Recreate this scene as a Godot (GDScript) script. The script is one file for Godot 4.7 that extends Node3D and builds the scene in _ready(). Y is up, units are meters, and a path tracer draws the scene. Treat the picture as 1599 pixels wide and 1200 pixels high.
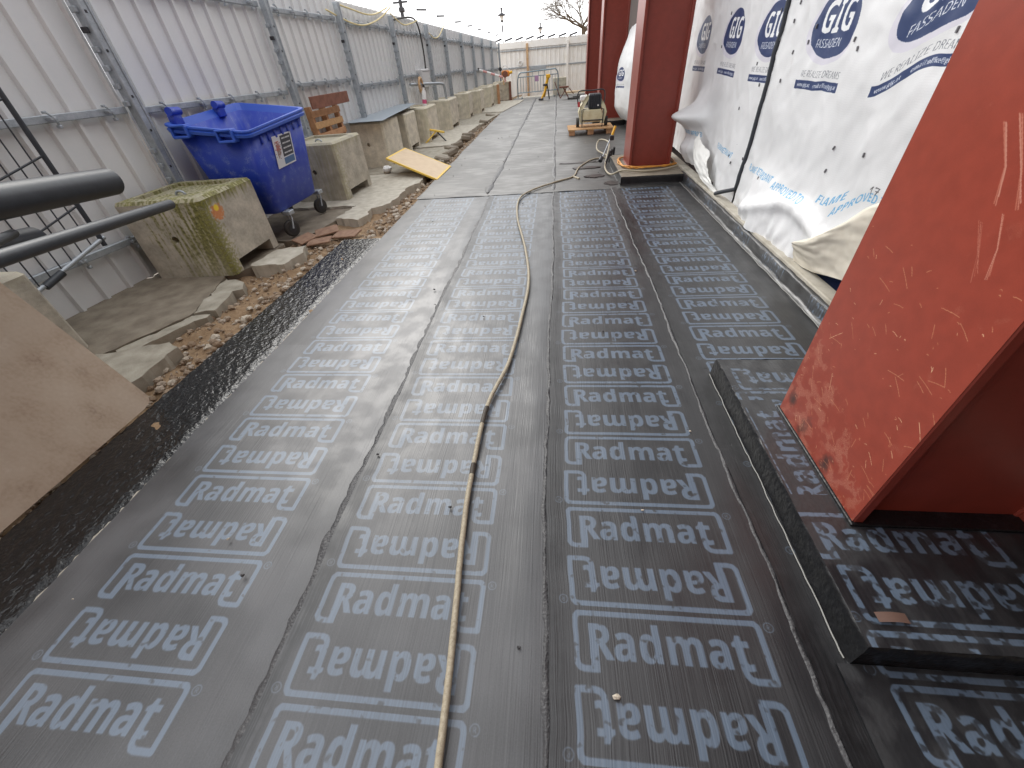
extends Node3D
# Roof-deck waterproofing beside a steel frame: printed membrane, hoarding, concrete blocks, bin, wrapped facade units.

var M := {}
var used := {}
var rng := RandomNumberGenerator.new()
var noise := FastNoiseLite.new()
var bold: SystemFont
var plain: SystemFont

func _ready():
	rng.seed = 4711
	noise.seed = 11
	noise.frequency = 1.0
	noise.fractal_octaves = 4
	set_view()
	make_fonts()
	make_materials()
	build_ground()
	build_membrane()
	build_plinths()
	build_upper_floor()
	build_columns()
	build_facade()
	build_fences()
	build_blocks()
	build_bin()
	build_left_foreground()
	build_left_clutter()
	build_hose_and_cables()
	build_compressor()
	build_far_end()
	build_skyline()

func set_view():
	var cam := Camera3D.new()
	cam.name = "camera"
	cam.fov = 88.1
	cam.near = 0.05
	cam.far = 400.0
	add_child(cam)
	cam.transform = Transform3D(Basis(Vector3(0.9937, -0.0677, -0.0871), Vector3(-0.0029, 0.7714, -0.6363), Vector3(0.1102, 0.6326, 0.7665)).orthonormalized(), Vector3(0, 1.6, 0))
	cam.current = true
	var env := Environment.new()
	env.background_mode = Environment.BG_SKY
	var sky := Sky.new()
	var sm := ProceduralSkyMaterial.new()
	sm.sky_top_color = Color(0.9, 0.905, 0.915)
	sm.sky_horizon_color = Color(1.0, 1.0, 1.0)
	sm.sky_curve = 0.25
	sm.ground_horizon_color = Color(0.55, 0.54, 0.52)
	sm.ground_bottom_color = Color(0.3, 0.3, 0.29)
	sm.sky_energy_multiplier = 1.3
	sm.sun_angle_max = 1.0
	sky.sky_material = sm
	env.sky = sky
	env.tonemap_mode = Environment.TONE_MAPPER_LINEAR
	env.tonemap_exposure = 1.25
	env.sdfgi_enabled = true
	env.ssao_enabled = true
	env.ssil_enabled = true
	var we := WorldEnvironment.new()
	we.name = "environment"
	we.environment = env
	add_child(we)
	var sun := DirectionalLight3D.new()
	sun.name = "sun"
	sun.light_energy = 0.5
	sun.light_color = Color(1.0, 0.985, 0.96)
	sun.light_angular_distance = 34.0
	sun.shadow_enabled = true
	sun.sky_mode = DirectionalLight3D.SKY_MODE_LIGHT_ONLY
	add_child(sun)
	sun.look_at_from_position(Vector3(-4.2, 5.2, -6.6), Vector3.ZERO, Vector3.UP)

# ---------------------------------------------------------------- naming
func numbered(called: String) -> String:
	var n: int = used.get(called, 0)
	used[called] = n + 1
	return called if n == 0 else "%s_%03d" % [called, n]

func tag(o: Node, label := "", category := "", group := "", kind := ""):
	if label != "": o.set_meta("label", label)
	if category != "": o.set_meta("category", category)
	if group != "": o.set_meta("group", group)
	if kind != "": o.set_meta("kind", kind)
	return o

func thing(called: String, at: Vector3, label: String, category: String, group := "") -> Node3D:
	var o := Node3D.new()
	o.name = numbered(called)
	add_child(o)
	o.position = at
	tag(o, label, category, group)
	return o

func structure(called: String, at := Vector3.ZERO) -> Node3D:
	var o := Node3D.new()
	o.name = numbered(called)
	add_child(o)
	o.position = at
	o.set_meta("kind", "structure")
	return o

func put(called: String, mesh: Mesh, m: Material, parent: Node, at := Vector3.ZERO, b := Basis.IDENTITY) -> MeshInstance3D:
	var o := MeshInstance3D.new()
	o.mesh = mesh
	if m != null: o.material_override = m
	if parent == self:
		o.name = numbered(called)
		add_child(o)
	else:
		o.name = called
		parent.add_child(o, true)
	o.transform = Transform3D(b, at)
	return o

# ---------------------------------------------------------------- mesh helpers
func newst() -> SurfaceTool:
	var st := SurfaceTool.new()
	st.begin(Mesh.PRIMITIVE_TRIANGLES)
	return st

func done(st: SurfaceTool, tangents := false) -> ArrayMesh:
	st.generate_normals()
	if tangents: st.generate_tangents()
	return st.commit()

func tri(st: SurfaceTool, a: Vector3, b: Vector3, c: Vector3):
	for p in [a, b, c]:
		st.set_uv(Vector2(p.x + p.z * 0.3, p.y + p.z * 0.7))
		st.add_vertex(p)

func quad(st: SurfaceTool, a: Vector3, b: Vector3, c: Vector3, d: Vector3):
	tri(st, a, b, c)
	tri(st, a, c, d)

func quad_uv(st: SurfaceTool, p: Array, uv: Array):
	for i in [0, 1, 2, 0, 2, 3]:
		st.set_uv(uv[i])
		st.add_vertex(p[i])

# bevelled box from min corner to max corner
func add_box(st: SurfaceTool, lo: Vector3, hi: Vector3, bev := 0.004, xf := Transform3D.IDENTITY):
	st.set_smooth_group(-1)
	var c := (lo + hi) * 0.5
	var h := (hi - lo) * 0.5
	bev = min(bev, min(h.x, min(h.y, h.z)) * 0.45)
	var inner := [Vector3(h.x, h.y - bev, h.z - bev), Vector3(h.x - bev, h.y, h.z - bev), Vector3(h.x - bev, h.y - bev, h.z)]
	var P := func(ax: int, s: Vector3) -> Vector3: return xf * (c + inner[ax] * s)
	var S := [-1.0, 1.0]
	for ax in 3:
		for s in S:
			var q := []
			for k in [[-1, -1], [1, -1], [1, 1], [-1, 1]]:
				var v := Vector3.ZERO
				v[ax] = s
				v[(ax + 1) % 3] = k[0]
				v[(ax + 2) % 3] = k[1]
				q.append(P.call(ax, v))
			if s > 0: q.reverse()
			quad(st, q[0], q[1], q[2], q[3])
	for ax in 3:
		var a1 := (ax + 1) % 3
		var a2 := (ax + 2) % 3
		for s1 in S:
			for s2 in S:
				var v0 := Vector3.ZERO
				v0[ax] = -1.0
				v0[a1] = s1
				v0[a2] = s2
				var v1 := v0
				v1[ax] = 1.0
				var q := [P.call(a1, v0), P.call(a1, v1), P.call(a2, v1), P.call(a2, v0)]
				if s1 * s2 < 0: q.reverse()
				quad(st, q[0], q[1], q[2], q[3])
	for sx in S:
		for sy in S:
			for sz in S:
				var v := Vector3(sx, sy, sz)
				var a: Vector3 = P.call(0, v)
				var b: Vector3 = P.call(1, v)
				var d: Vector3 = P.call(2, v)
				if sx * sy * sz > 0: tri(st, a, d, b)
				else: tri(st, a, b, d)

func box_mesh(lo: Vector3, hi: Vector3, bev := 0.004, xf := Transform3D.IDENTITY) -> ArrayMesh:
	var st := newst()
	add_box(st, lo, hi, bev, xf)
	return done(st)

func add_tube(st: SurfaceTool, pts: Array, r, sides := 8, caps := true):
	st.set_smooth_group(0)
	var n := pts.size()
	var rings := []
	var up := Vector3.UP
	for i in n:
		var t: Vector3
		if i == 0: t = (pts[1] - pts[0]).normalized()
		elif i == n - 1: t = (pts[n - 1] - pts[n - 2]).normalized()
		else: t = (pts[i + 1] - pts[i - 1]).normalized()
		if i == 0 and abs(t.dot(up)) > 0.95: up = Vector3.RIGHT
		var side := t.cross(up)
		if side.length() < 0.01: side = t.cross(Vector3.FORWARD)
		side = side.normalized()
		up = side.cross(t).normalized()
		var rad: float = r[i] if r is Array else r
		var ring := []
		for k in sides:
			var a := TAU * k / sides
			ring.append(pts[i] + (side * cos(a) + up * sin(a)) * rad)
		rings.append(ring)
	for i in n - 1:
		for k in sides:
			var k2 := (k + 1) % sides
			quad(st, rings[i][k], rings[i][k2], rings[i + 1][k2], rings[i + 1][k])
	if caps:
		st.set_smooth_group(-1)
		for k in sides:
			var k2 := (k + 1) % sides
			tri(st, pts[0], rings[0][k2], rings[0][k])
			tri(st, pts[n - 1], rings[n - 1][k], rings[n - 1][k2])

func tube_mesh(pts: Array, r, sides := 8, caps := true) -> ArrayMesh:
	var st := newst()
	add_tube(st, pts, r, sides, caps)
	return done(st)

# hollow pipe with an open end
func pipe_mesh(a: Vector3, b: Vector3, r: float, wall: float, sides := 24) -> ArrayMesh:
	var st := newst()
	add_tube(st, [a, b], r, sides, false)
	add_tube(st, [a, b], r - wall, sides, false)
	var t := (b - a).normalized()
	var s := t.cross(Vector3.UP).normalized()
	var u := s.cross(t)
	st.set_smooth_group(-1)
	for e in [a, b]:
		for k in sides:
			var d0 := s * cos(TAU * k / sides) + u * sin(TAU * k / sides)
			var d1 := s * cos(TAU * (k + 1) / sides) + u * sin(TAU * (k + 1) / sides)
			quad(st, e + d0 * r, e + d1 * r, e + d1 * (r - wall), e + d0 * (r - wall))
	return done(st)

func smooth_path(p: Array, per := 6) -> Array:
	var out := []
	for i in p.size() - 1:
		var a: Vector3 = p[max(i - 1, 0)]
		var b: Vector3 = p[i]
		var c: Vector3 = p[i + 1]
		var d: Vector3 = p[min(i + 2, p.size() - 1)]
		for k in per: out.append(b.cubic_interpolate(c, a, d, float(k) / per))
	out.append(p[-1])
	return out

# polygon (x, z) extruded from y0 to y1, top edge chamfered and roughened
func slab_mesh(poly: PackedVector2Array, y0: float, y1: float, rough := 0.0, sd := 0) -> ArrayMesh:
	var st := newst()
	st.set_smooth_group(-1)
	var fine := PackedVector2Array()
	for i in poly.size():
		var a := poly[i]
		var b := poly[(i + 1) % poly.size()]
		var k: int = max(1, int(a.distance_to(b) / 0.07)) if rough > 0.0 else 1
		for j in k:
			var p := a.lerp(b, float(j) / k)
			if rough > 0.0: p += Vector2(noise.get_noise_2d(p.x * 9 + sd, p.y * 9), noise.get_noise_2d(p.y * 9 + 40, p.x * 9 + sd)) * rough
			fine.append(p)
	var ids := Geometry2D.triangulate_polygon(fine)
	for i in range(0, ids.size(), 3):
		tri(st, v3(fine[ids[i]], y1), v3(fine[ids[i + 2]], y1), v3(fine[ids[i + 1]], y1))
	for i in fine.size():
		var a := fine[i]
		var b := fine[(i + 1) % fine.size()]
		quad(st, v3(a, y0), v3(b, y0), v3(b, y1), v3(a, y1))
	return done(st)

func v3(p: Vector2, y: float) -> Vector3: return Vector3(p.x, y, p.y)

# grid surface: f(i/nu, j/nv) -> Vector3, uv = (u, v)
func add_grid(st: SurfaceTool, nu: int, nv: int, f: Callable, u0 := 0.0, u1 := 1.0, w0 := 0.0, w1 := 1.0):
	st.set_smooth_group(0)
	for j in nv + 1:
		for i in nu + 1:
			var u := u0 + (u1 - u0) * i / nu
			var v := w0 + (w1 - w0) * j / nv
			st.set_uv(Vector2(u, v))
			st.add_vertex(f.call(u, v))
	for j in nv:
		for i in nu:
			var a := j * (nu + 1) + i
			for k in [a, a + 1, a + nu + 2, a, a + nu + 2, a + nu + 1]: st.add_index(k)

func grid_mesh(nu: int, nv: int, f: Callable) -> ArrayMesh:
	var st := newst()
	add_grid(st, nu, nv, f)
	return done(st)

# ---------------------------------------------------------------- raster helpers
func fill_tri(img: Image, a: Vector2, b: Vector2, c: Vector2, col: Color):
	var y0: int = max(0, int(ceil(min(a.y, min(b.y, c.y)) - 0.5)))
	var y1: int = min(img.get_height() - 1, int(floor(max(a.y, max(b.y, c.y)) - 0.5)))
	for y in range(y0, y1 + 1):
		var yy := y + 0.5
		var lo := 1e9
		var hi := -1e9
		for e in [[a, b], [b, c], [c, a]]:
			var p: Vector2 = e[0]
			var q: Vector2 = e[1]
			if (p.y <= yy and q.y > yy) or (q.y <= yy and p.y > yy):
				var x := p.x + (q.x - p.x) * (yy - p.y) / (q.y - p.y)
				lo = min(lo, x)
				hi = max(hi, x)
		if hi > lo:
			var x0 := int(round(lo))
			var w := int(round(hi)) - x0
			if w > 0: img.fill_rect(Rect2i(x0, y, w, 1), col)

func fill_poly(img: Image, poly: PackedVector2Array, col: Color):
	var ids := Geometry2D.triangulate_polygon(poly)
	for i in range(0, ids.size(), 3): fill_tri(img, poly[ids[i]], poly[ids[i + 1]], poly[ids[i + 2]], col)

func stroke(img: Image, line: PackedVector2Array, half: float, col: Color):
	for p in Geometry2D.offset_polyline(line, half, Geometry2D.JOIN_ROUND, Geometry2D.END_BUTT): fill_poly(img, p, col)

func draw_text(img: Image, text: String, r: Rect2, col: Color, font: Font, slant := 0.0):
	var tm := TextMesh.new()
	tm.font = font
	tm.text = text
	tm.font_size = 64
	tm.depth = 0.0
	tm.curve_step = 1.5
	tm.pixel_size = 0.01
	var a := tm.surface_get_arrays(0)
	var v: PackedVector3Array = a[Mesh.ARRAY_VERTEX]
	var ids: PackedInt32Array = a[Mesh.ARRAY_INDEX]
	var lo := Vector2(1e9, 1e9)
	var hi := Vector2(-1e9, -1e9)
	for p in v:
		lo = lo.min(Vector2(p.x, p.y))
		hi = hi.max(Vector2(p.x, p.y))
	var s := Vector2(r.size.x / (hi.x - lo.x), r.size.y / (hi.y - lo.y))
	var q := PackedVector2Array()
	for p in v:
		var yy := (p.y - lo.y) * s.y
		q.append(Vector2(r.position.x + (p.x - lo.x) * s.x + yy * slant, r.end.y - yy))
	for i in range(0, ids.size(), 3): fill_tri(img, q[ids[i]], q[ids[i + 1]], q[ids[i + 2]], col)

func noise_img(sd: int, w: int, h: int, freq: float, oct := 4, seamless := false, kind := FastNoiseLite.TYPE_SIMPLEX_SMOOTH) -> Image:
	var n := FastNoiseLite.new()
	n.noise_type = kind
	n.seed = sd
	n.frequency = freq
	n.fractal_octaves = oct
	var im: Image = n.get_seamless_image(w, h) if seamless else n.get_image(w, h)
	im.convert(Image.FORMAT_L8)
	return im

func tex(img: Image) -> ImageTexture:
	return ImageTexture.create_from_image(img)

# colour ramp over a mix of coarse and fine noise, tiling
func ramp_tex(sd: int, size: int, freq: float, cols: Array, fine := 0.35, fine_freq := 0.25) -> ImageTexture:
	var a := noise_img(sd, size, size, freq, 5, true).get_data()
	var b := noise_img(sd + 50, size, size, fine_freq, 2, true).get_data()
	var pal := []
	for i in 256:
		var t := i / 255.0 * (cols.size() - 1)
		var k: int = min(int(t), cols.size() - 2)
		pal.append((cols[k] as Color).lerp(cols[k + 1], t - k))
	var o := PackedByteArray()
	o.resize(size * size * 3)
	for i in size * size:
		var c: Color = pal[clampi(int(a[i] * (1.0 - fine) + b[i] * fine), 0, 255)]
		o[i * 3] = c.r8
		o[i * 3 + 1] = c.g8
		o[i * 3 + 2] = c.b8
	return tex(Image.create_from_data(size, size, false, Image.FORMAT_RGB8, o))

func S(r: int, g: int, b: int) -> Color: return Color8(r, g, b)

func mat(col: Color, rough := 0.6, metal := 0.0) -> StandardMaterial3D:
	var m := StandardMaterial3D.new()
	m.albedo_color = col
	m.roughness = rough
	m.metallic = metal
	m.cull_mode = BaseMaterial3D.CULL_DISABLED
	return m

func tri_mat(t: Texture2D, scale: float, rough := 0.8, bump: Texture2D = null, bump_cm := 0.1, metal := 0.0) -> StandardMaterial3D:
	var m := mat(Color.WHITE, rough, metal)
	m.albedo_texture = t
	m.uv1_triplanar = true
	m.uv1_world_triplanar = true
	m.uv1_scale = Vector3.ONE * scale
	if bump != null:
		m.heightmap_enabled = true
		m.heightmap_texture = bump
		m.heightmap_scale = bump_cm
	return m

func make_fonts():
	bold = SystemFont.new()
	bold.font_names = PackedStringArray(["Droid Sans"])
	bold.font_weight = 700
	plain = SystemFont.new()
	plain.font_names = PackedStringArray(["Droid Sans"])

func make_materials():
	var grain := tex(noise_img(3, 512, 512, 0.06, 5, true))
	M.grain = grain
	M.concrete = tri_mat(ramp_tex(1, 512, 0.012, [S(112, 106, 94), S(148, 142, 128), S(166, 160, 146), S(186, 180, 168)]), 0.9, 0.85, grain, 0.12)
	M.pale_concrete = tri_mat(ramp_tex(2, 512, 0.012, [S(140, 134, 122), S(172, 166, 152), S(188, 183, 170), S(205, 200, 190)]), 0.9, 0.85, grain, 0.12)
	M.dark_slab = tri_mat(ramp_tex(4, 512, 0.01, [S(92, 84, 73), S(118, 108, 94), S(136, 127, 112), S(156, 147, 132)]), 0.8, 0.7, grain, 0.12)
	M.soil = tri_mat(ramp_tex(5, 512, 0.02, [S(88, 68, 48), S(128, 104, 78), S(150, 126, 98), S(186, 168, 144)], 0.5, 0.3), 1.3, 0.95, grain, 0.5)
	M.brick = tri_mat(ramp_tex(6, 256, 0.02, [S(110, 84, 68), S(142, 112, 92), S(164, 138, 116)]), 2.0, 0.85, grain, 0.1)
	M.stone = tri_mat(ramp_tex(7, 256, 0.03, [S(140, 128, 110), S(180, 170, 154), S(205, 198, 186)]), 3.0, 0.9)
	M.fence = tri_mat(ramp_tex(8, 512, 0.006, [S(206, 208, 209), S(210, 212, 213), S(214, 215, 215), S(217, 218, 218)], 0.25, 0.15), 0.35, 0.5)
	M.galv = tri_mat(ramp_tex(9, 256, 0.03, [S(140, 148, 154), S(165, 172, 178), S(186, 192, 196)], 0.4, 0.12), 1.5, 0.45, null, 0.0, 0.45)
	M.fence_far = tri_mat(ramp_tex(10, 512, 0.01, [S(228, 223, 213), S(239, 236, 230), S(243, 241, 237), S(245, 244, 241)], 0.2, 0.1), 0.4, 0.55)
	M.rust = tri_mat(ramp_tex(11, 256, 0.03, [S(150, 108, 70), S(196, 162, 124), S(214, 192, 164)]), 1.5, 0.8)
	M.red = tri_mat(ramp_tex(12, 512, 0.02, [S(124, 54, 44), S(131, 57, 46), S(136, 59, 48), S(141, 63, 51)], 0.3, 0.2), 0.7, 0.38)
	M.wood = tri_mat(ramp_tex(13, 256, 0.02, [S(150, 112, 74), S(186, 146, 102), S(208, 172, 128)]), 1.6, 0.8)
	M.wood_dark = tri_mat(ramp_tex(14, 256, 0.02, [S(92, 56, 44), S(122, 78, 62), S(140, 96, 78)]), 1.6, 0.8)
	M.wood_orange = tri_mat(ramp_tex(15, 256, 0.02, [S(150, 108, 76), S(178, 134, 98), S(194, 152, 116)]), 1.6, 0.8)
	M.ply = tri_mat(ramp_tex(16, 512, 0.008, [S(122, 100, 82), S(178, 158, 136), S(194, 177, 156), S(200, 185, 165), S(214, 202, 186)], 0.3, 0.1), 0.8, 0.65)
	M.yellow_board = tri_mat(ramp_tex(17, 256, 0.02, [S(190, 168, 138), S(206, 184, 154), S(214, 196, 168)]), 1.0, 0.7)
	M.yellow_paint = mat(S(226, 190, 84), 0.55)
	M.blue = tri_mat(ramp_tex(18, 512, 0.012, [S(40, 60, 150), S(30, 58, 168), S(32, 60, 170), S(44, 70, 170), S(104, 118, 178), S(140, 148, 180)], 0.35, 0.12), 1.1, 0.45)
	M.blue_rim = mat(S(54, 92, 190), 0.4)
	M.black_plastic = tri_mat(ramp_tex(19, 256, 0.03, [S(38, 42, 48), S(46, 51, 57), S(60, 66, 72)], 0.4, 0.2), 1.5, 0.42)
	M.rubber = mat(S(52, 50, 48), 0.75)
	M.steel_dark = mat(S(58, 58, 62), 0.5, 0.3)
	M.cream = tri_mat(ramp_tex(20, 256, 0.02, [S(196, 184, 142), S(222, 214, 180), S(232, 226, 200)]), 1.5, 0.5)
	M.black_bitumen = tri_mat(ramp_tex(21, 512, 0.02, [S(10, 11, 13), S(15, 16, 18), S(21, 22, 25), S(38, 39, 42)], 0.4, 0.2), 1.0, 0.34, grain, 0.25)
	M.bead = tri_mat(ramp_tex(22, 256, 0.03, [S(46, 46, 48), S(64, 64, 66), S(92, 92, 92)], 0.5, 0.25), 2.0, 0.48, grain, 0.3)
	M.sealant = mat(S(150, 150, 146), 0.6)
	M.hose = tri_mat(ramp_tex(23, 256, 0.04, [S(112, 102, 84), S(168, 158, 136), S(190, 182, 162)], 0.4, 0.2), 5.0, 0.6)
	M.orange_cable = mat(S(214, 150, 62), 0.5)
	M.yellow_cable = mat(S(216, 200, 150), 0.6)
	M.white_plastic = mat(S(222, 222, 220), 0.45)
	M.orange = mat(S(226, 140, 60), 0.5)
	M.yellow = mat(S(230, 176, 40), 0.45)
	M.pink = mat(S(206, 90, 130), 0.6)
	M.barrier = mat(S(128, 146, 156), 0.4, 0.5)
	M.film_clip = mat(S(112, 112, 116), 0.6)
	M.dark_gap = mat(S(58, 62, 68), 0.7)
	M.beige_cloth = tri_mat(ramp_tex(24, 256, 0.02, [S(214, 206, 188), S(226, 219, 203), S(232, 226, 212)], 0.5, 0.3), 3.0, 0.8)
	M.interior = mat(S(84, 72, 68), 0.8)
	M.bark = mat(S(96, 84, 70), 0.9)

# ---------------------------------------------------------------- ground, soil, slabs
func build_ground():
	var g := put("ground", slab_mesh(PackedVector2Array([Vector2(-150, 40), Vector2(150, 40), Vector2(150, -260), Vector2(-150, -260)]), -0.6, -0.2), M.soil, self)
	g.set_meta("kind", "structure")
	var soil := grid_mesh(44, 560, func(u, v):
		var x: float = lerp(-4.7, -1.95, u)
		var z: float = lerp(-27.5, 1.2, v)
		var e: float = -2.1 if z < -4.9 else -2.55
		var rise: float = smoothstep(e - 0.35, e + 0.02, x) * 0.055
		return Vector3(x, -0.085 + rise + noise.get_noise_2d(x * 2.2, z * 2.2) * 0.05 + noise.get_noise_2d(x * 9, z * 9) * 0.028, z))
	var s := put("soil_strip", soil, M.soil, self)
	s.set_meta("kind", "structure")
	# concrete slabs and broken paving beside the hoarding
	var pav := structure("pavement")
	var slabs := [
		[[-4.62, 0.9], [-3.3, 0.9], [-3.42, -1.9], [-3.6, -2.3], [-3.3, -2.9], [-3.42, -3.35], [-3.55, -3.75], [-4.62, -3.75]], 0.0, M.dark_slab,
		[[-3.58, -2.24], [-3.08, -2.44], [-2.95, -2.33], [-2.97, -1.6], [-3.3, -1.5]], 0.03, M.concrete,
		[[-3.56, -2.34], [-3.3, -2.9], [-3.12, -2.96], [-3.42, -2.35]], -0.012, M.concrete,
		[[-3.29, -2.93], [-3.42, -3.33], [-3.2, -3.38], [-3.11, -2.99]], 0.004, M.concrete,
		[[-3.41, -3.36], [-3.52, -3.7], [-3.22, -3.6], [-3.14, -3.42]], -0.006, M.concrete,
		[[-3.38, -3.95], [-3.34, -4.4], [-3.02, -4.52], [-2.93, -4.3], [-2.96, -3.95]], 0.028, M.pale_concrete,
		[[-3.55, -3.78], [-4.62, -3.78], [-4.62, -4.75], [-3.42, -4.75], [-3.4, -4.0]], -0.01, M.dark_slab,
		[[-4.5, -4.8], [-4.5, -6.2], [-3.1, -6.2], [-3.15, -5.5], [-3.25, -4.85]], -0.015, M.dark_slab,
		[[-3.12, -5.6], [-3.05, -6.2], [-4.5, -6.22], [-4.5, -8.4], [-2.62, -8.35], [-2.42, -7.95], [-2.4, -7.55], [-2.54, -7.2], [-2.53, -6.25], [-2.74, -6.0], [-2.68, -5.68], [-2.76, -5.5]], 0.02, M.pale_concrete,
		[[-4.4, -8.45], [-4.4, -11.2], [-2.62, -11.3], [-2.42, -9.8], [-2.45, -8.6]], 0.0, M.concrete,
		[[-4.3, -11.24], [-4.3, -15.3], [-2.5, -15.2], [-2.56, -13.8], [-2.6, -11.4]], 0.02, M.pale_concrete,
		[[-4.0, -15.34], [-4.0, -19.0], [-2.15, -18.6], [-2.28, -17.4], [-2.46, -15.3]], 0.0, M.concrete,
		[[-3.8, -19.04], [-3.8, -24.0], [-1.6, -23.6], [-1.7, -22.0], [-1.95, -20.2], [-2.12, -18.7]], 0.02, M.pale_concrete]
	for i in range(0, slabs.size(), 3):
		var poly := PackedVector2Array()
		for p in slabs[i]: poly.append(Vector2(p[0], p[1]))
		put("slab", slab_mesh(poly, -0.16, slabs[i + 1], 0.05 if i > 0 else 0.03, i * 7), slabs[i + 2], pav)
	# mossy lumps of broken slab along the pad edge
	for i in 9:
		var zz: float = [-9.1, -9.7, -10.4, -11.0, -11.5, -12.6, -13.1, -15.9, -17.8][i]
		var xx := -2.5 + noise.get_noise_1d(i * 7.7) * 0.12
		var st := newst()
		add_box(st, Vector3(-0.13, -0.06, -0.16), Vector3(0.13, 0.07, 0.16), 0.03, Transform3D(Basis.from_euler(Vector3(0.2 * sin(i * 2.1), i * 1.3, 0.25 * cos(i * 1.7))), Vector3(xx, -0.02, zz)))
		tag(put("concrete_lump", done(st), M.dark_slab, self), "broken lump of dirty concrete along the edge of the paving", "rubble", "broken concrete lumps along the paving edge")
	# bits of clay tile by the bin
	for b in [[-3.05, -5.15, 0.3, 0.22, 0.5], [-2.72, -5.02, 0.36, 0.2, -0.15], [-3.2, -4.85, 0.26, 0.2, 1.1], [-2.98, -4.78, 0.3, 0.16, 0.2]]:
		var lab: String = "broken red clay tile lying in the dirt by the blue bin"
		tag(put("broken_tile", box_mesh(Vector3(-b[2] / 2, -0.01, -b[3] / 2), Vector3(b[2] / 2, 0.01, b[3] / 2), 0.005), M.brick, self, Vector3(b[0], -0.02 + 0.02 * abs(b[4]), b[1]), Basis.from_euler(Vector3(0.12, b[4], 0.08))), lab, "tile", "broken clay tiles by the bin")
	# pebbles: uncountable
	var pm := pebble(8)
	var mm := MultiMesh.new()
	mm.transform_format = MultiMesh.TRANSFORM_3D
	mm.use_colors = true
	mm.mesh = pm
	mm.instance_count = 5200
	for i in mm.instance_count:
		var z: float = -pow(rng.randf(), 1.7) * 25.0 + 0.2
		var e: float = -2.15 if z < -4.9 else -2.6
		var w: float = 0.75 if z > -5.0 else 0.42
		var x := e - 0.02 - rng.randf() * w
		var s1: float = 0.006 + pow(rng.randf(), 4.0) * 0.03
		var y := -0.078 + smoothstep(e - 0.35, e + 0.02, x) * 0.055 + noise.get_noise_2d(x * 2.2, z * 2.2) * 0.05 + noise.get_noise_2d(x * 9, z * 9) * 0.028
		mm.set_instance_transform(i, Transform3D(Basis.from_euler(Vector3(rng.randf() * 6, rng.randf() * 6, rng.randf() * 6)).scaled(Vector3(s1, s1 * 0.8, s1)), Vector3(x, y, z)))
		var t := rng.randf()
		mm.set_instance_color(i, Color(0.24, 0.17, 0.11).lerp(Color(0.5, 0.45, 0.38), t * t))
	var gm := mat(Color.WHITE, 0.9)
	gm.vertex_color_use_as_albedo = true
	var gr := MultiMeshInstance3D.new()
	gr.multimesh = mm
	gr.material_override = gm
	gr.name = "gravel"
	add_child(gr)
	tag(gr, "brown gravel and grit along the dirt strip beside the membrane", "gravel", "", "stuff")
	for i in 22:
		var z: float = [-2.0, -2.3, -2.15, -2.6, -2.9, -3.3, -3.6, -3.85, -4.1, -4.35, -4.0, -5.0, -5.3, -6.4, -6.9, -7.6, -8.2, -3.1, -2.45, -5.9, -4.6, -7.2][i]
		var e: float = -2.25 if z < -4.9 else -2.7
		var x := e - 0.05 - rng.randf() * (0.22 if z > -5 else 0.12)
		var sc := 0.022 + rng.randf() * 0.03
		tag(put("stone", pebble(20 + i % 4), M.stone, self, Vector3(x, -0.05, z), Basis.from_euler(Vector3(rng.randf() * 6, rng.randf() * 6, 0)).scaled(Vector3(sc, sc * 0.7, sc * 1.2))), "pale stone lying loose in the brown dirt strip", "stone", "pale stones in the dirt strip")

func pebble(sd: int) -> ArrayMesh:
	var st := newst()
	var sp := SphereMesh.new()
	sp.radius = 1.0
	sp.height = 2.0
	sp.radial_segments = 7
	sp.rings = 4
	var a := sp.get_mesh_arrays()
	var v: PackedVector3Array = a[Mesh.ARRAY_VERTEX]
	var ids: PackedInt32Array = a[Mesh.ARRAY_INDEX]
	st.set_smooth_group(-1)
	for i in ids:
		var p := v[i]
		st.add_vertex(p * (1.0 + 0.55 * noise.get_noise_3d(p.x * 0.9 + sd, p.y * 0.9, p.z * 0.9 + sd)))
	return done(st)

# ---------------------------------------------------------------- the printed membrane
var stamp: Image      # coverage of one upright mark, 2000 px per metre, 0.70 x 0.20 m

func make_stamp():
	stamp = Image.create(1400, 400, false, Image.FORMAT_L8)
	var W := Color.WHITE
	var k := 2000.0
	var l := PackedVector2Array()
	for p in [[0.078, 0.181], [0.034, 0.181], [0.019, 0.177], [0.0105, 0.166], [0.0085, 0.155], [0.0085, 0.034], [0.0105, 0.020], [0.019, 0.0105], [0.034, 0.0085], [0.605, 0.0085], [0.618, 0.0105], [0.6255, 0.018], [0.628, 0.03], [0.628, 0.181], [0.572, 0.181], [0.556, 0.177], [0.547, 0.166], [0.544, 0.15], [0.544, 0.12]]:
		l.append(Vector2(p[0], p[1]) * k)
	stroke(stamp, l, 0.0102 * k, W)
	for e in [[-3, -2], [3, -2], [-3, 2], [3, 2], [0, 0]]: draw_text(stamp, "Radmat", Rect2(0.055 * k + e[0], 0.036 * k + e[1], 0.522 * k, 0.118 * k), W, bold)
	stamp.fill_rect(Rect2i(int(0.0555 * k), int(0.11 * k), int(0.0285 * k), int(0.08 * k)), W)
	# registered mark
	for q in 4:
		var arc := PackedVector2Array()
		for i in 6: arc.append(Vector2(0.662 + 0.015 * cos(TAU * (q * 5 + i) / 20), 0.02 + 0.015 * sin(TAU * (q * 5 + i) / 20)) * k)
		stroke(stamp, arc, 0.0014 * k, W)
	draw_text(stamp, "R", Rect2(0.657 * k, 0.0125 * k, 0.011 * k, 0.015 * k), W, plain)

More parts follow.
